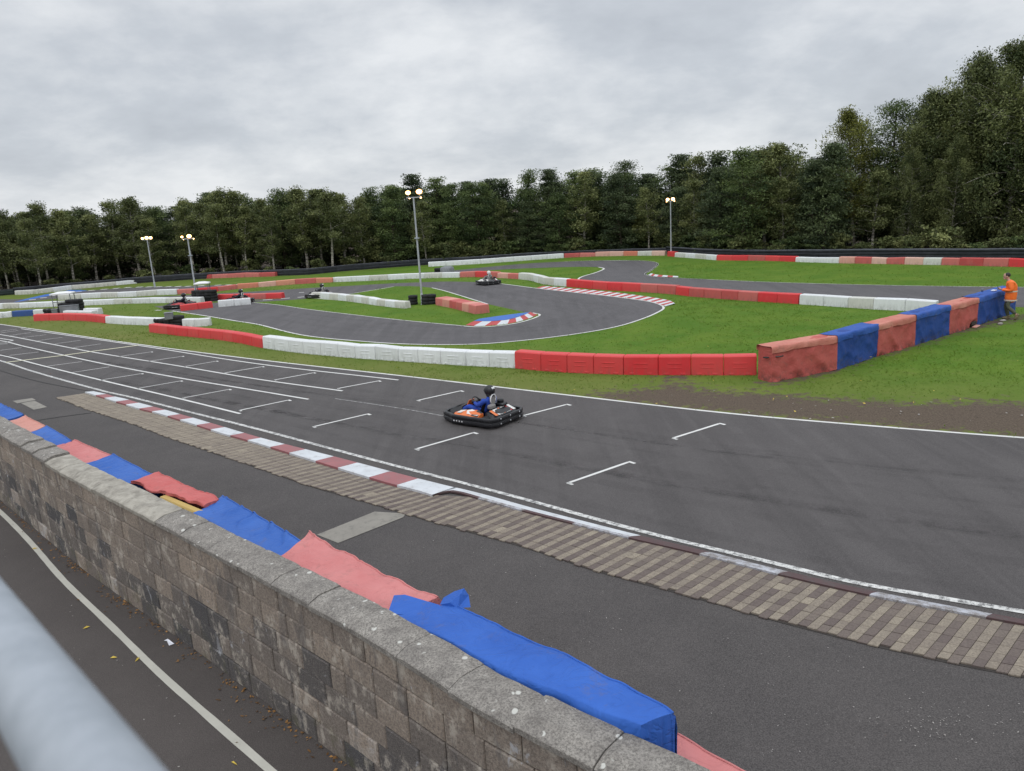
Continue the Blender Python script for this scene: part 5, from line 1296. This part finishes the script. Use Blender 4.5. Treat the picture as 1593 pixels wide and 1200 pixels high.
# ------------------------------------------------------------------ grass blades, leaf litter, pebbles
def quads_obj(name, v, nper, tone, mat):
    n = len(v)//nper; me = bpy.data.meshes.new(name); me.vertices.add(len(v)); me.vertices.foreach_set('co', v.ravel())
    me.loops.add(len(v)); me.loops.foreach_set('vertex_index', np.arange(len(v))); me.polygons.add(n)
    me.polygons.foreach_set('loop_start', np.arange(0, len(v), nper)); me.polygons.foreach_set('loop_total', np.full(n, nper))
    if tone is not None:
        at = me.attributes.new('tone', 'FLOAT', 'FACE'); at.data.foreach_set('value', tone)
    me.update(calc_edges=True); me.materials.append(mat); o = bpy.data.objects.new(name, me); col.objects.link(o); return o
def grass():
    rs = np.random.RandomState(5); PX, PY, SZ = [], [], []
    for (x0, x1, y0, y1, dens, sz) in [(-14, 24, 14, 26, 110, 1.0), (-30, 14, 24, 40, 55, 1.2), (8, 34, 20, 40, 55, 1.2), (-45, -14, 34, 60, 16, 1.6), (-20, 16, 36, 62, 20, 1.6), (10, 42, 38, 60, 16, 1.7)]:
        n = int((x1-x0)*(y1-y0)*dens); PX.append(rs.uniform(x0, x1, n)); PY.append(rs.uniform(y0, y1, n)); SZ.append(np.full(n, sz))
    x, y, sz = np.concatenate(PX), np.concatenate(PY), np.concatenate(SZ)
    yard = inpoly(x, y, YARD); k = ~yard & ~inpoly(x, y, ROAD)
    loop = inpoly(x, y, LOOP); isl = inpoly(x, y, T1); k &= (~loop | isl)
    x, y, sz = x[k], y[k], sz[k]
    d = np.maximum(soft(x, y, MUD, 1.1), soft(x, y, MUD2, .7)); k = rs.rand(len(x)) > d*1.25
    bl = np.array(BELT); k &= ~inpoly(x, y, list(map(tuple, bl))+[(400, 60), (400, 900), (-600, 900)])
    x, y, sz = x[k], y[k], sz[k]; n = len(x)
    # fewer, in clumps
    cl = np.array([mnoise.noise(Vector((a*1.3, b*1.3, 0))) for a, b in zip(x, y)]); k = rs.rand(n) < .55+cl*.6
    x, y, sz, cl = x[k], y[k], sz[k], cl[k]; n = len(x)
    h = .040*sz*rs.uniform(.5, 1.5, n)*(1+cl*.5); w = .011*sz*rs.uniform(.6, 1.4, n); a = rs.uniform(0, 6.28, n); lx = rs.normal(size=(2, n))*.075*sz
    c, s_ = np.cos(a)*w, np.sin(a)*w
    v = np.stack([np.stack([x-c, y-s_, np.full(n, -.004)], -1), np.stack([x+c, y+s_, np.full(n, -.004)], -1), np.stack([x+lx[0], y+lx[1], h], -1)], 1).reshape(-1, 3)
    o = quads_obj('grass', v, 3, np.clip(.45+rs.normal(size=n)*.22+cl*.25, 0, 1), MAT['blade']); tag(o, kind='stuff', label='short green grass on the verges and infield', cat='grass')
grass()
def flat_bits(name, xy, size, mat, label, seed, tone=True, z=.012, cat='leaves'):
    rs = np.random.RandomState(seed); n = len(xy); a = rs.uniform(0, 6.28, n); l = size*rs.uniform(.5, 1.3, n); w = l*rs.uniform(.4, .8, n)
    u = np.stack([np.cos(a), np.sin(a)], -1); t = np.stack([-np.sin(a), np.cos(a)], -1)
    P4 = [xy-u*l[:, None], xy-t*w[:, None]*.8, xy+u*l[:, None], xy+t*w[:, None]*.8]; zz = [z+rs.uniform(0, l*.8) for _ in range(4)]
    v = np.stack([np.column_stack([p, q]) for p, q in zip(P4, zz)], 1).reshape(-1, 3)
    o = quads_obj(name, v, 4, rs.rand(n) if tone else None, mat); return tag(o, label, cat, kind='stuff')
def litter():
    rs = np.random.RandomState(9); tot = arclen(WALLLINE)[-1]; s = rs.uniform(3, tot, 1500); keep = np.array([mnoise.noise(Vector((q*1.1, 0, 0))) for q in s])+rs.uniform(-.35, .55, len(s)) > .0
    s = s[keep]; p = at_len(WALLLINE, s); d = at_len(WALLLINE, np.minimum(s+.2, tot))-at_len(WALLLINE, np.maximum(s-.2, 0)); d /= np.linalg.norm(d, axis=1)[:, None]
    nn = np.stack([d[:, 1], -d[:, 0]], -1); nn[nn[:, 0] > 0] *= -1
    o_ = rs.exponential(.07, len(s))+.015
    flat_bits('leaf_litter', p+nn*o_[:, None], .022, MAT['litter'], 'brown dead leaves drifted along the foot of the block wall', 3)
    s = rs.uniform(3, tot, 260); p = at_len(WALLLINE, s)+rs.normal(size=(260, 2))*.5-np.array([.7, .7])
    flat_bits('grit', p, .012, MAT['stone'], 'pale grit and leaf scraps on the footpath', 4, False, cat='grit')
    q = np.column_stack([rs.uniform(4, 16, 160), rs.uniform(14, 21, 160)]); q = q[inpoly(q[:, 0], q[:, 1], MUD)]
    flat_bits('stones', q, .035, MAT['stone'], 'small pale stones on the bare muddy strip', 5, False, .01, cat='stones')
    q = np.column_stack([rs.uniform(-2, 7, 420), rs.uniform(4.5, 12, 420)]); q = q[inpoly(q[:, 0], q[:, 1], [tuple(c) for c in PV_A]+[(9, 3), (2, 3), (-3, 9)])]
    q2 = P(1470, 1125)[:2]+rs.normal(size=(120, 2))*np.array([.5, .15])
    flat_bits('paddock_grit', np.vstack([q, q2]), .010, MAT['stone'], 'pale grit scattered on the paddock tarmac', 6, False, cat='grit')
    q = np.column_stack([rs.uniform(-8, 16, 90), rs.uniform(16, 27, 90)]); q = q[~inpoly(q[:, 0], q[:, 1], YARD)]
    flat_bits('fallen_leaves', q, .035, MAT['leaf_fallen'], 'pale fallen leaves scattered on the near grass verge', 7, False, .05)
litter()
for i, px in enumerate([(177,1025),(214,1028),(365,1190),(135,978),(90,1013),(54,855)]):
    m = MB(); a = i*1.3; m.add([(-.045*math.cos(a), -.045*math.sin(a), .0), (.014, -.02, .008), (.05*math.cos(a), .05*math.sin(a), .004), (-.012, .022, .014)], [(0, 1, 2, 3)])
    o = m.build('fallen_leaf', MAT['leaf_fallen'], loc=tuple(P(*px)+np.array([0, 0, .014]))); tag(o, 'single yellow fallen leaf lying on the dark footpath', 'leaf', 'yellow leaves on the footpath')
m = MB(); m.add([(-.10, -.02, 0), (-.02, -.012, .022), (.09, -.035, .006), (.10, .03, .004), (-.01, .016, .03), (-.09, .03, .008)], [(0, 1, 4, 5), (1, 2, 3, 4)])
o = m.build('paper_scrap', MAT['paper'], loc=tuple(P(266,1000)+np.array([-.02, -.02, .016])), rz=-.75); tag(o, 'crumpled white paper scrap lying at the foot of the block wall', 'litter')

# ------------------------------------------------------------------ karts and drivers
def skin_body(name, joints, edges, radii, mat, parent=None, sub=2, root=0):
    me = bpy.data.meshes.new(name); me.from_pydata(joints, edges, []); o = bpy.data.objects.new(name, me); col.objects.link(o)
    m = o.modifiers.new('s', 'SKIN'); m.use_smooth_shade = True
    for i, v in enumerate(me.skin_vertices[0].data):
        r = radii[i]; v.radius = r if isinstance(r, tuple) else (r, r); v.use_root = (i == root); v.use_loose = False
    b = o.modifiers.new('u', 'SUBSURF'); b.levels = sub; b.render_levels = sub
    dg = bpy.context.evaluated_depsgraph_get(); me2 = bpy.data.meshes.new_from_object(o.evaluated_get(dg)); me2.name = name
    o.modifiers.clear(); o.data = me2; me2.materials.clear(); me2.materials.append(mat)
    me2.polygons.foreach_set('use_smooth', [True]*len(me2.polygons))
    if parent: o.parent = parent
    return o
def make_kart(label, loc, rz, panel, panel2, accent):
    root = empty('racing_kart', loc, rz); tag(root, label, 'kart')
    # wraparound bumper: lower and upper rail with a recessed band
    path = [(-.50,-.92),(.50,-.92),(.63,-.84),(.66,-.70),(.665,-.30),(.69,-.22),(.69,.36),(.62,.50),(.55,.72),(.44,.86),(.22,.95),(-.22,.95),(-.44,.86),(-.55,.72),(-.62,.50),(-.69,.36),(-.69,-.22),(-.665,-.30),(-.66,-.70),(-.63,-.84)]
    pr = [(-.03,.055),(.0,.045),(.035,.06),(.045,.10),(.04,.14),(.018,.155),(.018,.175),(.036,.19),(.040,.23),(.028,.262),(.0,.272),(-.04,.262),(-.045,.10)]
    mb = MB(); n = len(path); vs = []; k = len(pr)
    for i in range(n):
        a, b = np.array(path[i-1]), np.array(path[(i+1) % n]); d = (b-a)/np.linalg.norm(b-a); nn = np.array([d[1], -d[0]])
        dz = -.05 if path[i][1] > .8 else 0
        for x, z in pr: vs.append((*(np.array(path[i])+nn*x), max(.03, z+dz*(z > .12))))
    mb.add(vs, [(i*k+j, ((i+1) % n)*k+j, ((i+1) % n)*k+(j+1) % k, i*k+(j+1) % k) for i in range(n) for j in range(k)])
    fix_normals(mb.build('bumper', MAT['black'], root))
    for x in (-.38, 0, .38):
        for z in (.10, .225):
            m = MB(); m.lathe([(0, 0), (.022, 0), (.024, .01), (.014, .022), (0, .024)], (x, -.955 if abs(x) < .5 else -.9, z), 'Y', 8, rot=Matrix.Rotation(math.pi, 3, 'Z') if False else None)
            m.v = [(vx, -.955-(vy+.955), vz) for vx, vy, vz in m.v]
            fix_normals(m.build('stud', MAT['steel'], root))
    for sx in (-1, 1):
        for y in (.02, .11, .20, .29):
            m = MB(); m.box((sx*.728, y, .115), (.012, .04, .045), bev=.003); m.build('stud', MAT['canopy'], root)
    m = MB(); m.box((0, 0, .075), (1.0, 1.7, .02)); 
    for sx in (-1, 1): m.tube([(sx*.34, -.85, .09), (sx*.34, .35, .09), (sx*.20, .85, .09)], .017, 6)
    m.tube([(-.62, -.60, .13), (.62, -.60, .13)], .02, 8); m.build('chassis', MAT['dark_metal'], root)
    for sx in (-1, 1):
        for y, r, w in ((-.60, .14, .20), (.56, .128, .125)):
            m = MB(); p = [(r*.55, -w/2), (r*.9, -w/2), (r, -w*.36), (r, w*.36), (r*.9, w/2), (r*.55, w/2)]; m.lathe(p, (sx*(.52), y, r), 'X', 18)
            ty = fix_normals(m.build('wheel', MAT['rubber'], root, smooth_=False)); m = MB(); m.lathe([(0, -w*.3), (r*.5, -w*.3), (r*.56, -w*.48), (r*.56, w*.48), (r*.5, w*.3), (0, w*.3)], (sx*.52, y, r), 'X', 14); fix_normals(m.build('rim', MAT['steel'], ty))
    # side pods: sculpted panels sloping in to the seat, white with an accent flash
    for sx in (-1, 1):
        m = MB(); sec = []
        for y, xo, xi, zo, zi in ((-.42,.62,.40,.25,.30),(-.20,.66,.36,.27,.36),(.10,.66,.33,.27,.33),(.36,.62,.32,.24,.27),(.50,.52,.34,.20,.21)):
            sec += [(sx*xo, y, zo), (sx*(xo+xi)/2, y, (zo+zi)/2+.035), (sx*xi, y, zi), (sx*xi, y, .09), (sx*xo, y, .09)]
        fs = [(i*5+j, (i+1)*5+j, (i+1)*5+(j+1) % 5, i*5+(j+1) % 5) for i in range(4) for j in range(5)]+[(0,1,2,3,4), (24,23,22,21,20)]
        m.add(sec, fs); o = fix_normals(m.build('side_pod', accent, root))
        m = MB(); q = lambda y, t, xo=.655, xi=.36, zo=.27, zi=.36: (sx*(xo+(xi-xo)*t), y, zo+(zi-zo)*t+.045*math.sin(math.pi*t)+.006)
        m.add([q(-.38,.15,.63,.40,.255,.31), q(-.05,.15), q(.02,.5), q(-.05,.9), q(-.36,.9,.63,.40,.255,.31)], [(0,1,2,3,4)]); fix_normals(m.build('side_panel', panel, o))
        m = MB(); m.add([q(.16,.2,.655,.33,.265,.32), q(.33,.2,.625,.32,.245,.28), q(.33,.8,.625,.32,.245,.28), q(.12,.8,.655,.33,.265,.32)], [(0,1,2,3)]); fix_normals(m.build('side_panel', panel, o))
        m = MB(); m.add([q(-.40,.05,.63,.40,.255,.31), q(-.20,.05), q(-.24,.95), q(-.41,.95,.63,.40,.255,.31)], [(0,1,2,3)]); m.v = [(a, b, c+.003) for a, b, c in m.v]; fix_normals(m.build('side_panel', MAT['black'], o))
    # nose
    m = MB(); sec = []
    for y, w, z0, z1 in ((.42,.34,.20,.36),(.58,.40,.14,.33),(.74,.42,.10,.27),(.88,.34,.10,.20)):
        sec += [(-w, y, z0), (-w*.62, y, z1), (0, y, z1+.02), (w*.62, y, z1), (w, y, z0)]
    m.add(sec, [(i*5+j, i*5+j+1, (i+1)*5+j+1, (i+1)*5+j) for i in range(3) for j in range(4)]+[(0,1,2,3,4),(19,18,17,16,15)])
    o = fix_normals(m.build('nose_fairing', MAT['black'], root))
    m = MB(); m.add([(-.24,.60,.345),(.24,.60,.345),(.20,.78,.272),(-.20,.78,.272)], [(0,1,2,3)]); m.v = [(a, b, c+.012) for a, b, c in m.v]; fix_normals(m.build('nose_panel', panel, o))
    m = MB(); m.add([(-.25,.585,.362),(.25,.585,.362),(.245,.63,.345),(-.245,.63,.345)], [(0,1,2,3)]); m.v = [(a, b, c+.016) for a, b, c in m.v]; fix_normals(m.build('nose_panel', accent, o))
    # seat shell with a high headrest
    m = MB(); S = []
    for (y, z), w, dp in zip(((.12,.13),(-.02,.11),(-.18,.12),(-.28,.20),(-.33,.36),(-.37,.52),(-.39,.60)), (.17,.20,.21,.21,.20,.18,.14), (.05,.10,.13,.14,.12,.08,.03)):
        for t in np.linspace(-1, 1, 9): S.append((w*t, y+dp*(abs(t)**2.2)*(1 if z > .15 else .3), z+dp*(abs(t)**2.2)*(.4 if z > .15 else 1)))
    m.add(S, [(i*9+j, i*9+j+1, (i+1)*9+j+1, (i+1)*9+j) for i in range(6) for j in range(8)])
    st = m.build('seat', MAT['black'], root, smooth_=True)
    m = MB(); m.box((0, -.415, .57), (.20, .045, .25), bev=.02, rot=Matrix.Rotation(-.12, 3, 'X')); hr = m.build('headrest', MAT['k_grey'], root)
    rim = [(.105*math.cos(a), -.435-.012*math.sin(a), .58+.13*math.sin(a)) for a in np.linspace(-.55, math.pi+.55, 16)]
    m = MB(); m.tube(rim, .016, 8); m.build('headrest_rim', MAT['canopy'], hr, smooth_=True)
    # steering
    m = MB(); rot = Matrix.Rotation(R_(-38), 3, 'X'); ring = [(Vector((.13*math.cos(a), 0, .13*math.sin(a)))) for a in np.linspace(0, 2*math.pi, 19)]
    m.tube([(rot @ v)+Vector((0, .13, .47)) for v in ring], .016, 6, caps=False); m.box((0, .13, .47), (.2, .03, .05), bev=.01, rot=rot); m.build('steering_wheel', MAT['black'], root, smooth_=True)
    m = MB(); m.tube([(0, .13, .47), (0, .42, .20)], .014, 6); m.build('steering_column', MAT['dark_metal'], root)
    # front panel (leaning plate before the wheel)
    m = MB(); m.add([(-.14,.36,.30),(.14,.36,.30),(.10,.28,.50),(-.10,.28,.50),(-.14,.38,.30),(.14,.38,.30),(.10,.30,.50),(-.10,.30,.50)], [(0,1,2,3),(4,7,6,5),(0,4,5,1),(1,5,6,2),(2,6,7,3),(3,7,4,0)]); fix_normals(m.build('front_panel', accent, root))
    # engine on the right, tank and covers behind the seat
    m = MB(); m.box((.40, -.34, .27), (.26, .30, .26), bev=.03); m.lathe([(0, 0), (.09, 0), (.09, .06), (.06, .09), (0, .09)], (.40, -.34, .40), n=12); m.tube([(.30, -.22, .33), (.28, -.06, .36), (.30, .05, .30)], .03, 8); fix_normals(m.build('engine', MAT['dark_metal'], root))
    m = MB(); sec = []
    for y, w, z in ((-.86,.46,.25),(-.74,.50,.33),(-.58,.48,.36),(-.46,.40,.34)):
        sec += [(-w, y, .22), (-w*.9, y, z-.03), (-w*.4, y, z+.02), (w*.4, y, z+.02), (w*.9, y, z-.03), (w, y, .22)]
    m.add(sec, [(i*6+j, i*6+j+1, (i+1)*6+j+1, (i+1)*6+j) for i in range(3) for j in range(5)]+[(0,1,2,3,4,5),(23,22,21,20,19,18)]); rc = fix_normals(m.build('rear_cover', MAT['black'], root))
    for x0, x1, mm in ((-.40,-.30,panel2),(-.28,-.10,panel),(-.07,.0,accent),(.04,.20,panel),(.22,.27,MAT['k_red']),(.30,.40,panel)):
        m = MB(); m.add([(x0,-.83,.292),(x1,-.83,.292),(x1*.96,-.60,.382),(x0*.96,-.60,.382)], [(0,1,2,3)]); fix_normals(m.build('cover_stripe', mm, rc))
    m = MB(); m.box((-.12, -.47, .42), (.22, .14, .12), bev=.03); m.build('fuel_tank', MAT['k_grey'], root); m = MB(); m.box((.20, -.60, .42), (.22, .10, .06), bev=.02); m.build('exhaust_box', MAT['dark_metal'], root)
    return root

def make_driver(label, loc, rz, suit, helmet, detail=True):
    root = empty('person', loc, rz); tag(root, label, 'person')
    J = [(0,-.22,.22),(0,-.29,.40),(0,-.35,.56),(0,-.36,.66),(0,-.345,.74),            # pelvis, waist, chest, neck, head
         (.17,-.34,.585),(.27,-.14,.44),(.125,.09,.47),(-.17,-.34,.585),(-.27,-.14,.44),(-.125,.09,.47),   # arms
         (.09,-.17,.22),(.20,.22,.37),(.17,.56,.17),(.17,.64,.235),(-.09,-.17,.22),(-.20,.22,.37),(-.17,.56,.17),(-.17,.64,.235)]
    E_ = [(0,1),(1,2),(2,3),(3,4),(2,5),(5,6),(6,7),(2,8),(8,9),(9,10),(0,11),(11,12),(12,13),(13,14),(0,15),(15,16),(16,17),(17,18)]
    Rr = [(.15,.13),(.155,.115),(.165,.115),.062,.075,.075,.058,.042,.075,.058,.042,.088,.074,.052,.045,.088,.074,.052,.045]
    body = skin_body('body', J, E_, Rr, suit, root)
    m = MB(); sph(m, (0,-.335,.80), (.128,.150,.140), 18, 12); h = m.build('helmet', helmet, root, smooth_=True)
    m = MB(); sph(m, (0,-.262,.805), (.108,.095,.052), 14, 8); m.build('visor', MAT['visor'], h, smooth_=True)
    m = MB(); m.add([(-.05,-.47,.86),(.05,-.47,.86),(.055,-.44,.90),(-.055,-.44,.90)], [(0,1,2,3)]); m.build('helmet_sticker', MAT['canopy'], h)
    m = MB(); m.lathe([(.095,.655),(.11,.69),(.10,.74),(.085,.75)], (0,-.345,0), n=14); fix_normals(m.build('neck_brace', MAT['grey_fab'], root, smooth_=True))
    for sx in (-1, 1):   # gloved hand: palm plus five fingers closed round the rim
        jj = [(sx*.125,.085,.47),(sx*.128,.125,.485)]; ee = [(0,1)]; rr = [.034,(.036,.024)]
        for f in range(4):
            z = .515-.022*f; b = len(jj); jj += [(sx*.138,.150,z),(sx*.120,.178,z+.004),(sx*.098,.168,z+.002)]; ee += [(1,b),(b,b+1),(b+1,b+2)]; rr += [.0115,.0105,.009]
        b = len(jj); jj += [(sx*.108,.115,.505),(sx*.096,.140,.515)]; ee += [(1,b),(b,b+1)]; rr += [.012,.0105]
        skin_body('glove', jj, ee, rr, MAT['black'], root, 1)
        m = MB(); m.box((sx*.17,.61,.19), (.09,.10,.20), bev=.03, rot=Matrix.Rotation(.6, 3, 'X')); m.build('boot', MAT['black'], root)
    return root
KO, KW, KR = MAT['k_orange'], MAT['k_white'], MAT['k_red']
kh = math.atan2(.62, -.785)-math.pi/2     # heading of the near kart
def kart_at(p, rz, label, dlabel, suit, pan, pan2, acc, hel='black'):
    make_kart(label, (p[0], p[1], .012), rz, pan, pan2, acc); make_driver(dlabel, (p[0], p[1], .012), rz, suit, MAT[hel])
kart_at((-.84, 19.22), kh, 'near orange and white racing kart with black bumpers on the main straight', 'driver in blue race suit and black helmet in the near orange kart', MAT['suit_blue'], KW, KO, KO)
p = P(758.5,442.3); kart_at(p, .45, 'white racing kart on the far bend before the red middle barrier', 'driver in pale suit in the white far kart', MAT['k_grey'], KW, KW, KW, 'k_white')
p = P(497,463.2); kart_at(p, 1.0, 'dark kart behind the old white barrier of the grass island', 'driver in dark suit behind the old white island barrier', MAT['suit_dark'], MAT['k_grey'], KW, KW)
p = P(370,472.3); kart_at(p, 1.3, 'kart half hidden behind the loose white barrier row', 'driver in dark suit behind the loose white barrier row', MAT['suit_dark'], KR, KW, KR)
p = P(280,479.2); kart_at(p, 1.75, 'dark red racing kart emerging from behind the loose red barrier row', 'driver in dark suit in the dark red kart', MAT['suit_dark'], KR, MAT['dark_metal'], KR)

# ------------------------------------------------------------------ the marshal
def marshal(loc, rz):
    root = empty('person', loc, rz); tag(root, 'man in orange hi-vis jacket and olive trousers leaning on the blue tarpaulin cover', 'person')
    # body, one continuous surface: +Y is where he faces
    J = [(0,-.05,.93),(0,-.06,1.08),(0,-.05,1.24),(0,-.01,1.40),(0,.04,1.50),(0,.085,1.565),(0,.125,1.63),
         (.175,-.01,1.40),(.235,-.05,1.12),(.10,.24,1.13),(-.175,-.01,1.40),(-.235,-.05,1.12),(-.09,.26,1.16),
         (.09,-.05,.90),(.10,.07,.52),(.10,-.05,.10),(.10,.08,.04),(-.09,-.05,.90),(-.10,.03,.52),(-.11,-.30,.20),(-.11,-.27,.06)]
    E_ = [(0,1),(1,2),(2,3),(3,4),(4,5),(5,6),(3,7),(7,8),(8,9),(3,10),(10,11),(11,12),(0,13),(13,14),(14,15),(15,16),(0,17),(17,18),(18,19),(19,20)]
    Rr = [(.135,.11),(.13,.10),(.145,.105),(.14,.10),.052,.058,.07,.06,.042,.028,.06,.042,.028,.085,.06,.04,.035,.085,.06,.04,.035]
    body = skin_body('body', J, E_, Rr, MAT['skin'], root)
    rot = Matrix.Rotation(R_(-32), 3, 'X')
    def part(name, fn, mat):
        m = MB(); fn(m); return m.build(name, mat, root, smooth_=True)
    part('head', lambda m: (sph(m, (0,.125,1.645), (.075,.098,.118), 16, 12, rot=rot), sph(m, (0,.215,1.59), (.014,.022,.022), 8, 6), sph(m, (.078,.11,1.635), (.012,.024,.034), 8, 6), sph(m, (-.078,.11,1.635), (.012,.024,.034), 8, 6), sph(m, (0,.175,1.55), (.045,.04,.035), 10, 6)), MAT['skin'])
    part('eye', lambda m: (sph(m, (.03,.212,1.628), .011, 8, 6), sph(m, (-.03,.212,1.628), .011, 8, 6)), MAT['visor'])
    part('mouth', lambda m: m.box((0,.204,1.558), (.045,.012,.010), bev=.003), MAT['k_red'])
    part('hair', lambda m: sph(m, (0,.098,1.685), (.084,.106,.096), 16, 10, rot=rot), MAT['hair'])
    JJ = [(0,-.04,.60),(0,-.055,.96),(0,-.06,1.14),(0,-.06,1.28),(0,-.015,1.41),(.185,-.01,1.41),(.245,-.06,1.13),(.13,.18,1.13),(-.185,-.01,1.41),(-.245,-.06,1.13),(-.12,.20,1.15),(0,.04,1.475)]
    EE = [(0,1),(1,2),(2,3),(3,4),(4,5),(5,6),(6,7),(4,8),(8,9),(9,10),(4,11)]
    jk = skin_body('jacket', JJ, EE, [(.20,.175),(.195,.17),(.19,.165),(.195,.165),(.17,.13),.085,.068,.052,.085,.068,.052,.07], MAT['hivis'], root)
    jk.scale = (1.04, 1.25, 1.0)
    for z, sx in ((.72,.186),(1.06,.182)):
        m = MB(); m.lathe([(1.0, z), (1.012, z+.01), (1.012, z+.045), (1.0, z+.055)], (0, 0, 0), n=20); m.v = [(x*sx*1.03, y*sx*1.16-.066, zz) for x, y, zz in m.v]; fix_normals(m.build('reflective_band', MAT['tape'], root, smooth_=True))
    JT = [(0,-.05,.88),(.085,-.05,.86),(.10,.07,.52),(.10,-.04,.13),(-.085,-.05,.86),(-.10,.03,.52),(-.11,-.28,.23)]
    skin_body('trousers', JT, [(0,1),(1,2),(2,3),(0,4),(4,5),(5,6)], [(.12,.10),.092,.080,.066,.092,.080,.066], MAT['olive'], root)
    part('boot', lambda m: (sph(m, (.10,.03,.055), (.055,.15,.055), 12, 8), sph(m, (.10,-.05,.11), (.055,.06,.08), 10, 8)), MAT['boot'])
    r2 = Matrix.Rotation(R_(-62), 3, 'X')
    part('boot', lambda m: (sph(m, (-.11,-.30,.12), (.055,.14,.055), 12, 8, rot=r2), sph(m, (-.11,-.33,.20), (.055,.06,.06), 10, 8)), MAT['boot'])
    for sx, w, tip in ((1, (.10,.24,1.13), (.03,.32,1.17)), (-1, (-.09,.26,1.16), (-.02,.34,1.19))):
        w, tip = np.array(w), np.array(tip); d = tip-w; d /= np.linalg.norm(d); up = np.array([0,0,1.]); side = np.cross(d, up)
        jj = [tuple(w), tuple(w+d*.075)]; ee = [(0,1)]; rr = [.030,(.040,.022)]
        for f, L in enumerate((.070,.078,.072,.058)):
            o_ = up*(.027-.018*f); b = len(jj); jj += [tuple(w+d*.10+o_), tuple(w+d*(.10+L*.5)+o_+side*sx*.008), tuple(w+d*(.10+L*.8)+o_-side*sx*(-.025))]; ee += [(1,b),(b,b+1),(b+1,b+2)]; rr += [.0095,.009,.008]
        b = len(jj); jj += [tuple(w+d*.05+up*.035), tuple(w+d*.085+up*.052)]; ee += [(1,b),(b,b+1)]; rr += [.011,.009]
        skin_body('hand', jj, ee, rr, MAT['skin'], root, 1)
    return root
mp = P(1566,497.5); marshal(tuple(mp), math.atan2(.50, -.86)-math.pi/2)
ph = MB(); ph.box((0,0,0), (.075,.012,.15), bev=.004); o = ph.build('phone', MAT['black'], loc=(mp[0]-.31, mp[1]+.17, 1.20), rz=math.atan2(.5,-.86)-math.pi/2); o.rotation_euler.x = -.7; tag(o, 'dark phone held by the man in the orange jacket', 'phone')
cp = MB(); cp.lathe([(0,0),(.035,0),(.045,.11),(.040,.11),(.032,.02),(0,.02)], (0,0,0), n=14); o = fix_normals(cp.build('cup', MAT['grey_box'], loc=tuple(P(1528,453.5,1.06)), smooth_=True)); tag(o, 'small grey cup standing on the farthest blue tarpaulin cover', 'cup')
pp = MB(); pp.box((0,0,.02), (.20,.14,.04), bev=.008); o = pp.build('paper_pad', MAT['paper'], loc=tuple(P(1546,452.8,1.06)), rz=.6); tag(o, 'white pad of paper lying on the farthest blue tarpaulin cover', 'paper')
rk = random.Random(2)
for k, (x, y) in enumerate([(1556,505),(1560,500)]):
    m = MB(); sph(m, (0,0,.03), (.10+.03*k,.07,.045), 9, 6); m.v = [(a+rk.uniform(-.01,.01), b+rk.uniform(-.01,.01), max(0, c)) for a, b, c in m.v]
    o = m.build('rubble_lump', MAT['stone'], loc=tuple(P(x, y))); tag(o, 'pale lump of rubble at the foot of the farthest blue cover', 'rubble', 'rubble by the man')

# ------------------------------------------------------------------ galvanised handrail beside the viewer
def handrail():
    u1, u2 = P(0,907), P(0,1093); f0 = lambda x, y: cF*FPX+cR*(x-796.5)+cU*(600-y)
    dv = f0(-311, 538); dv /= np.linalg.norm(dv)
    c = f0(80, 1112); c /= np.linalg.norm(c); dist = .44
    p0 = CAM+c*dist
    root = empty('handrail', (0, 0, 0)); tag(root, 'blurred galvanised steel handrail in the bottom left corner', 'handrail')
    r = .0195; a, b = p0-dv*.32, p0+dv*4.2
    m = MB(); m.tube([a, b], r, 28, caps=True); m.build('rail', MAT['galv'], root, smooth_=True)
    for t in (2.2, 4.1):
        q = p0+dv*t; m = MB(); m.tube([(q[0], q[1], q[2]-.02), (q[0], q[1], 0)], .024, 12); m.build('post', MAT['galv'], root, smooth_=True)
handrail()
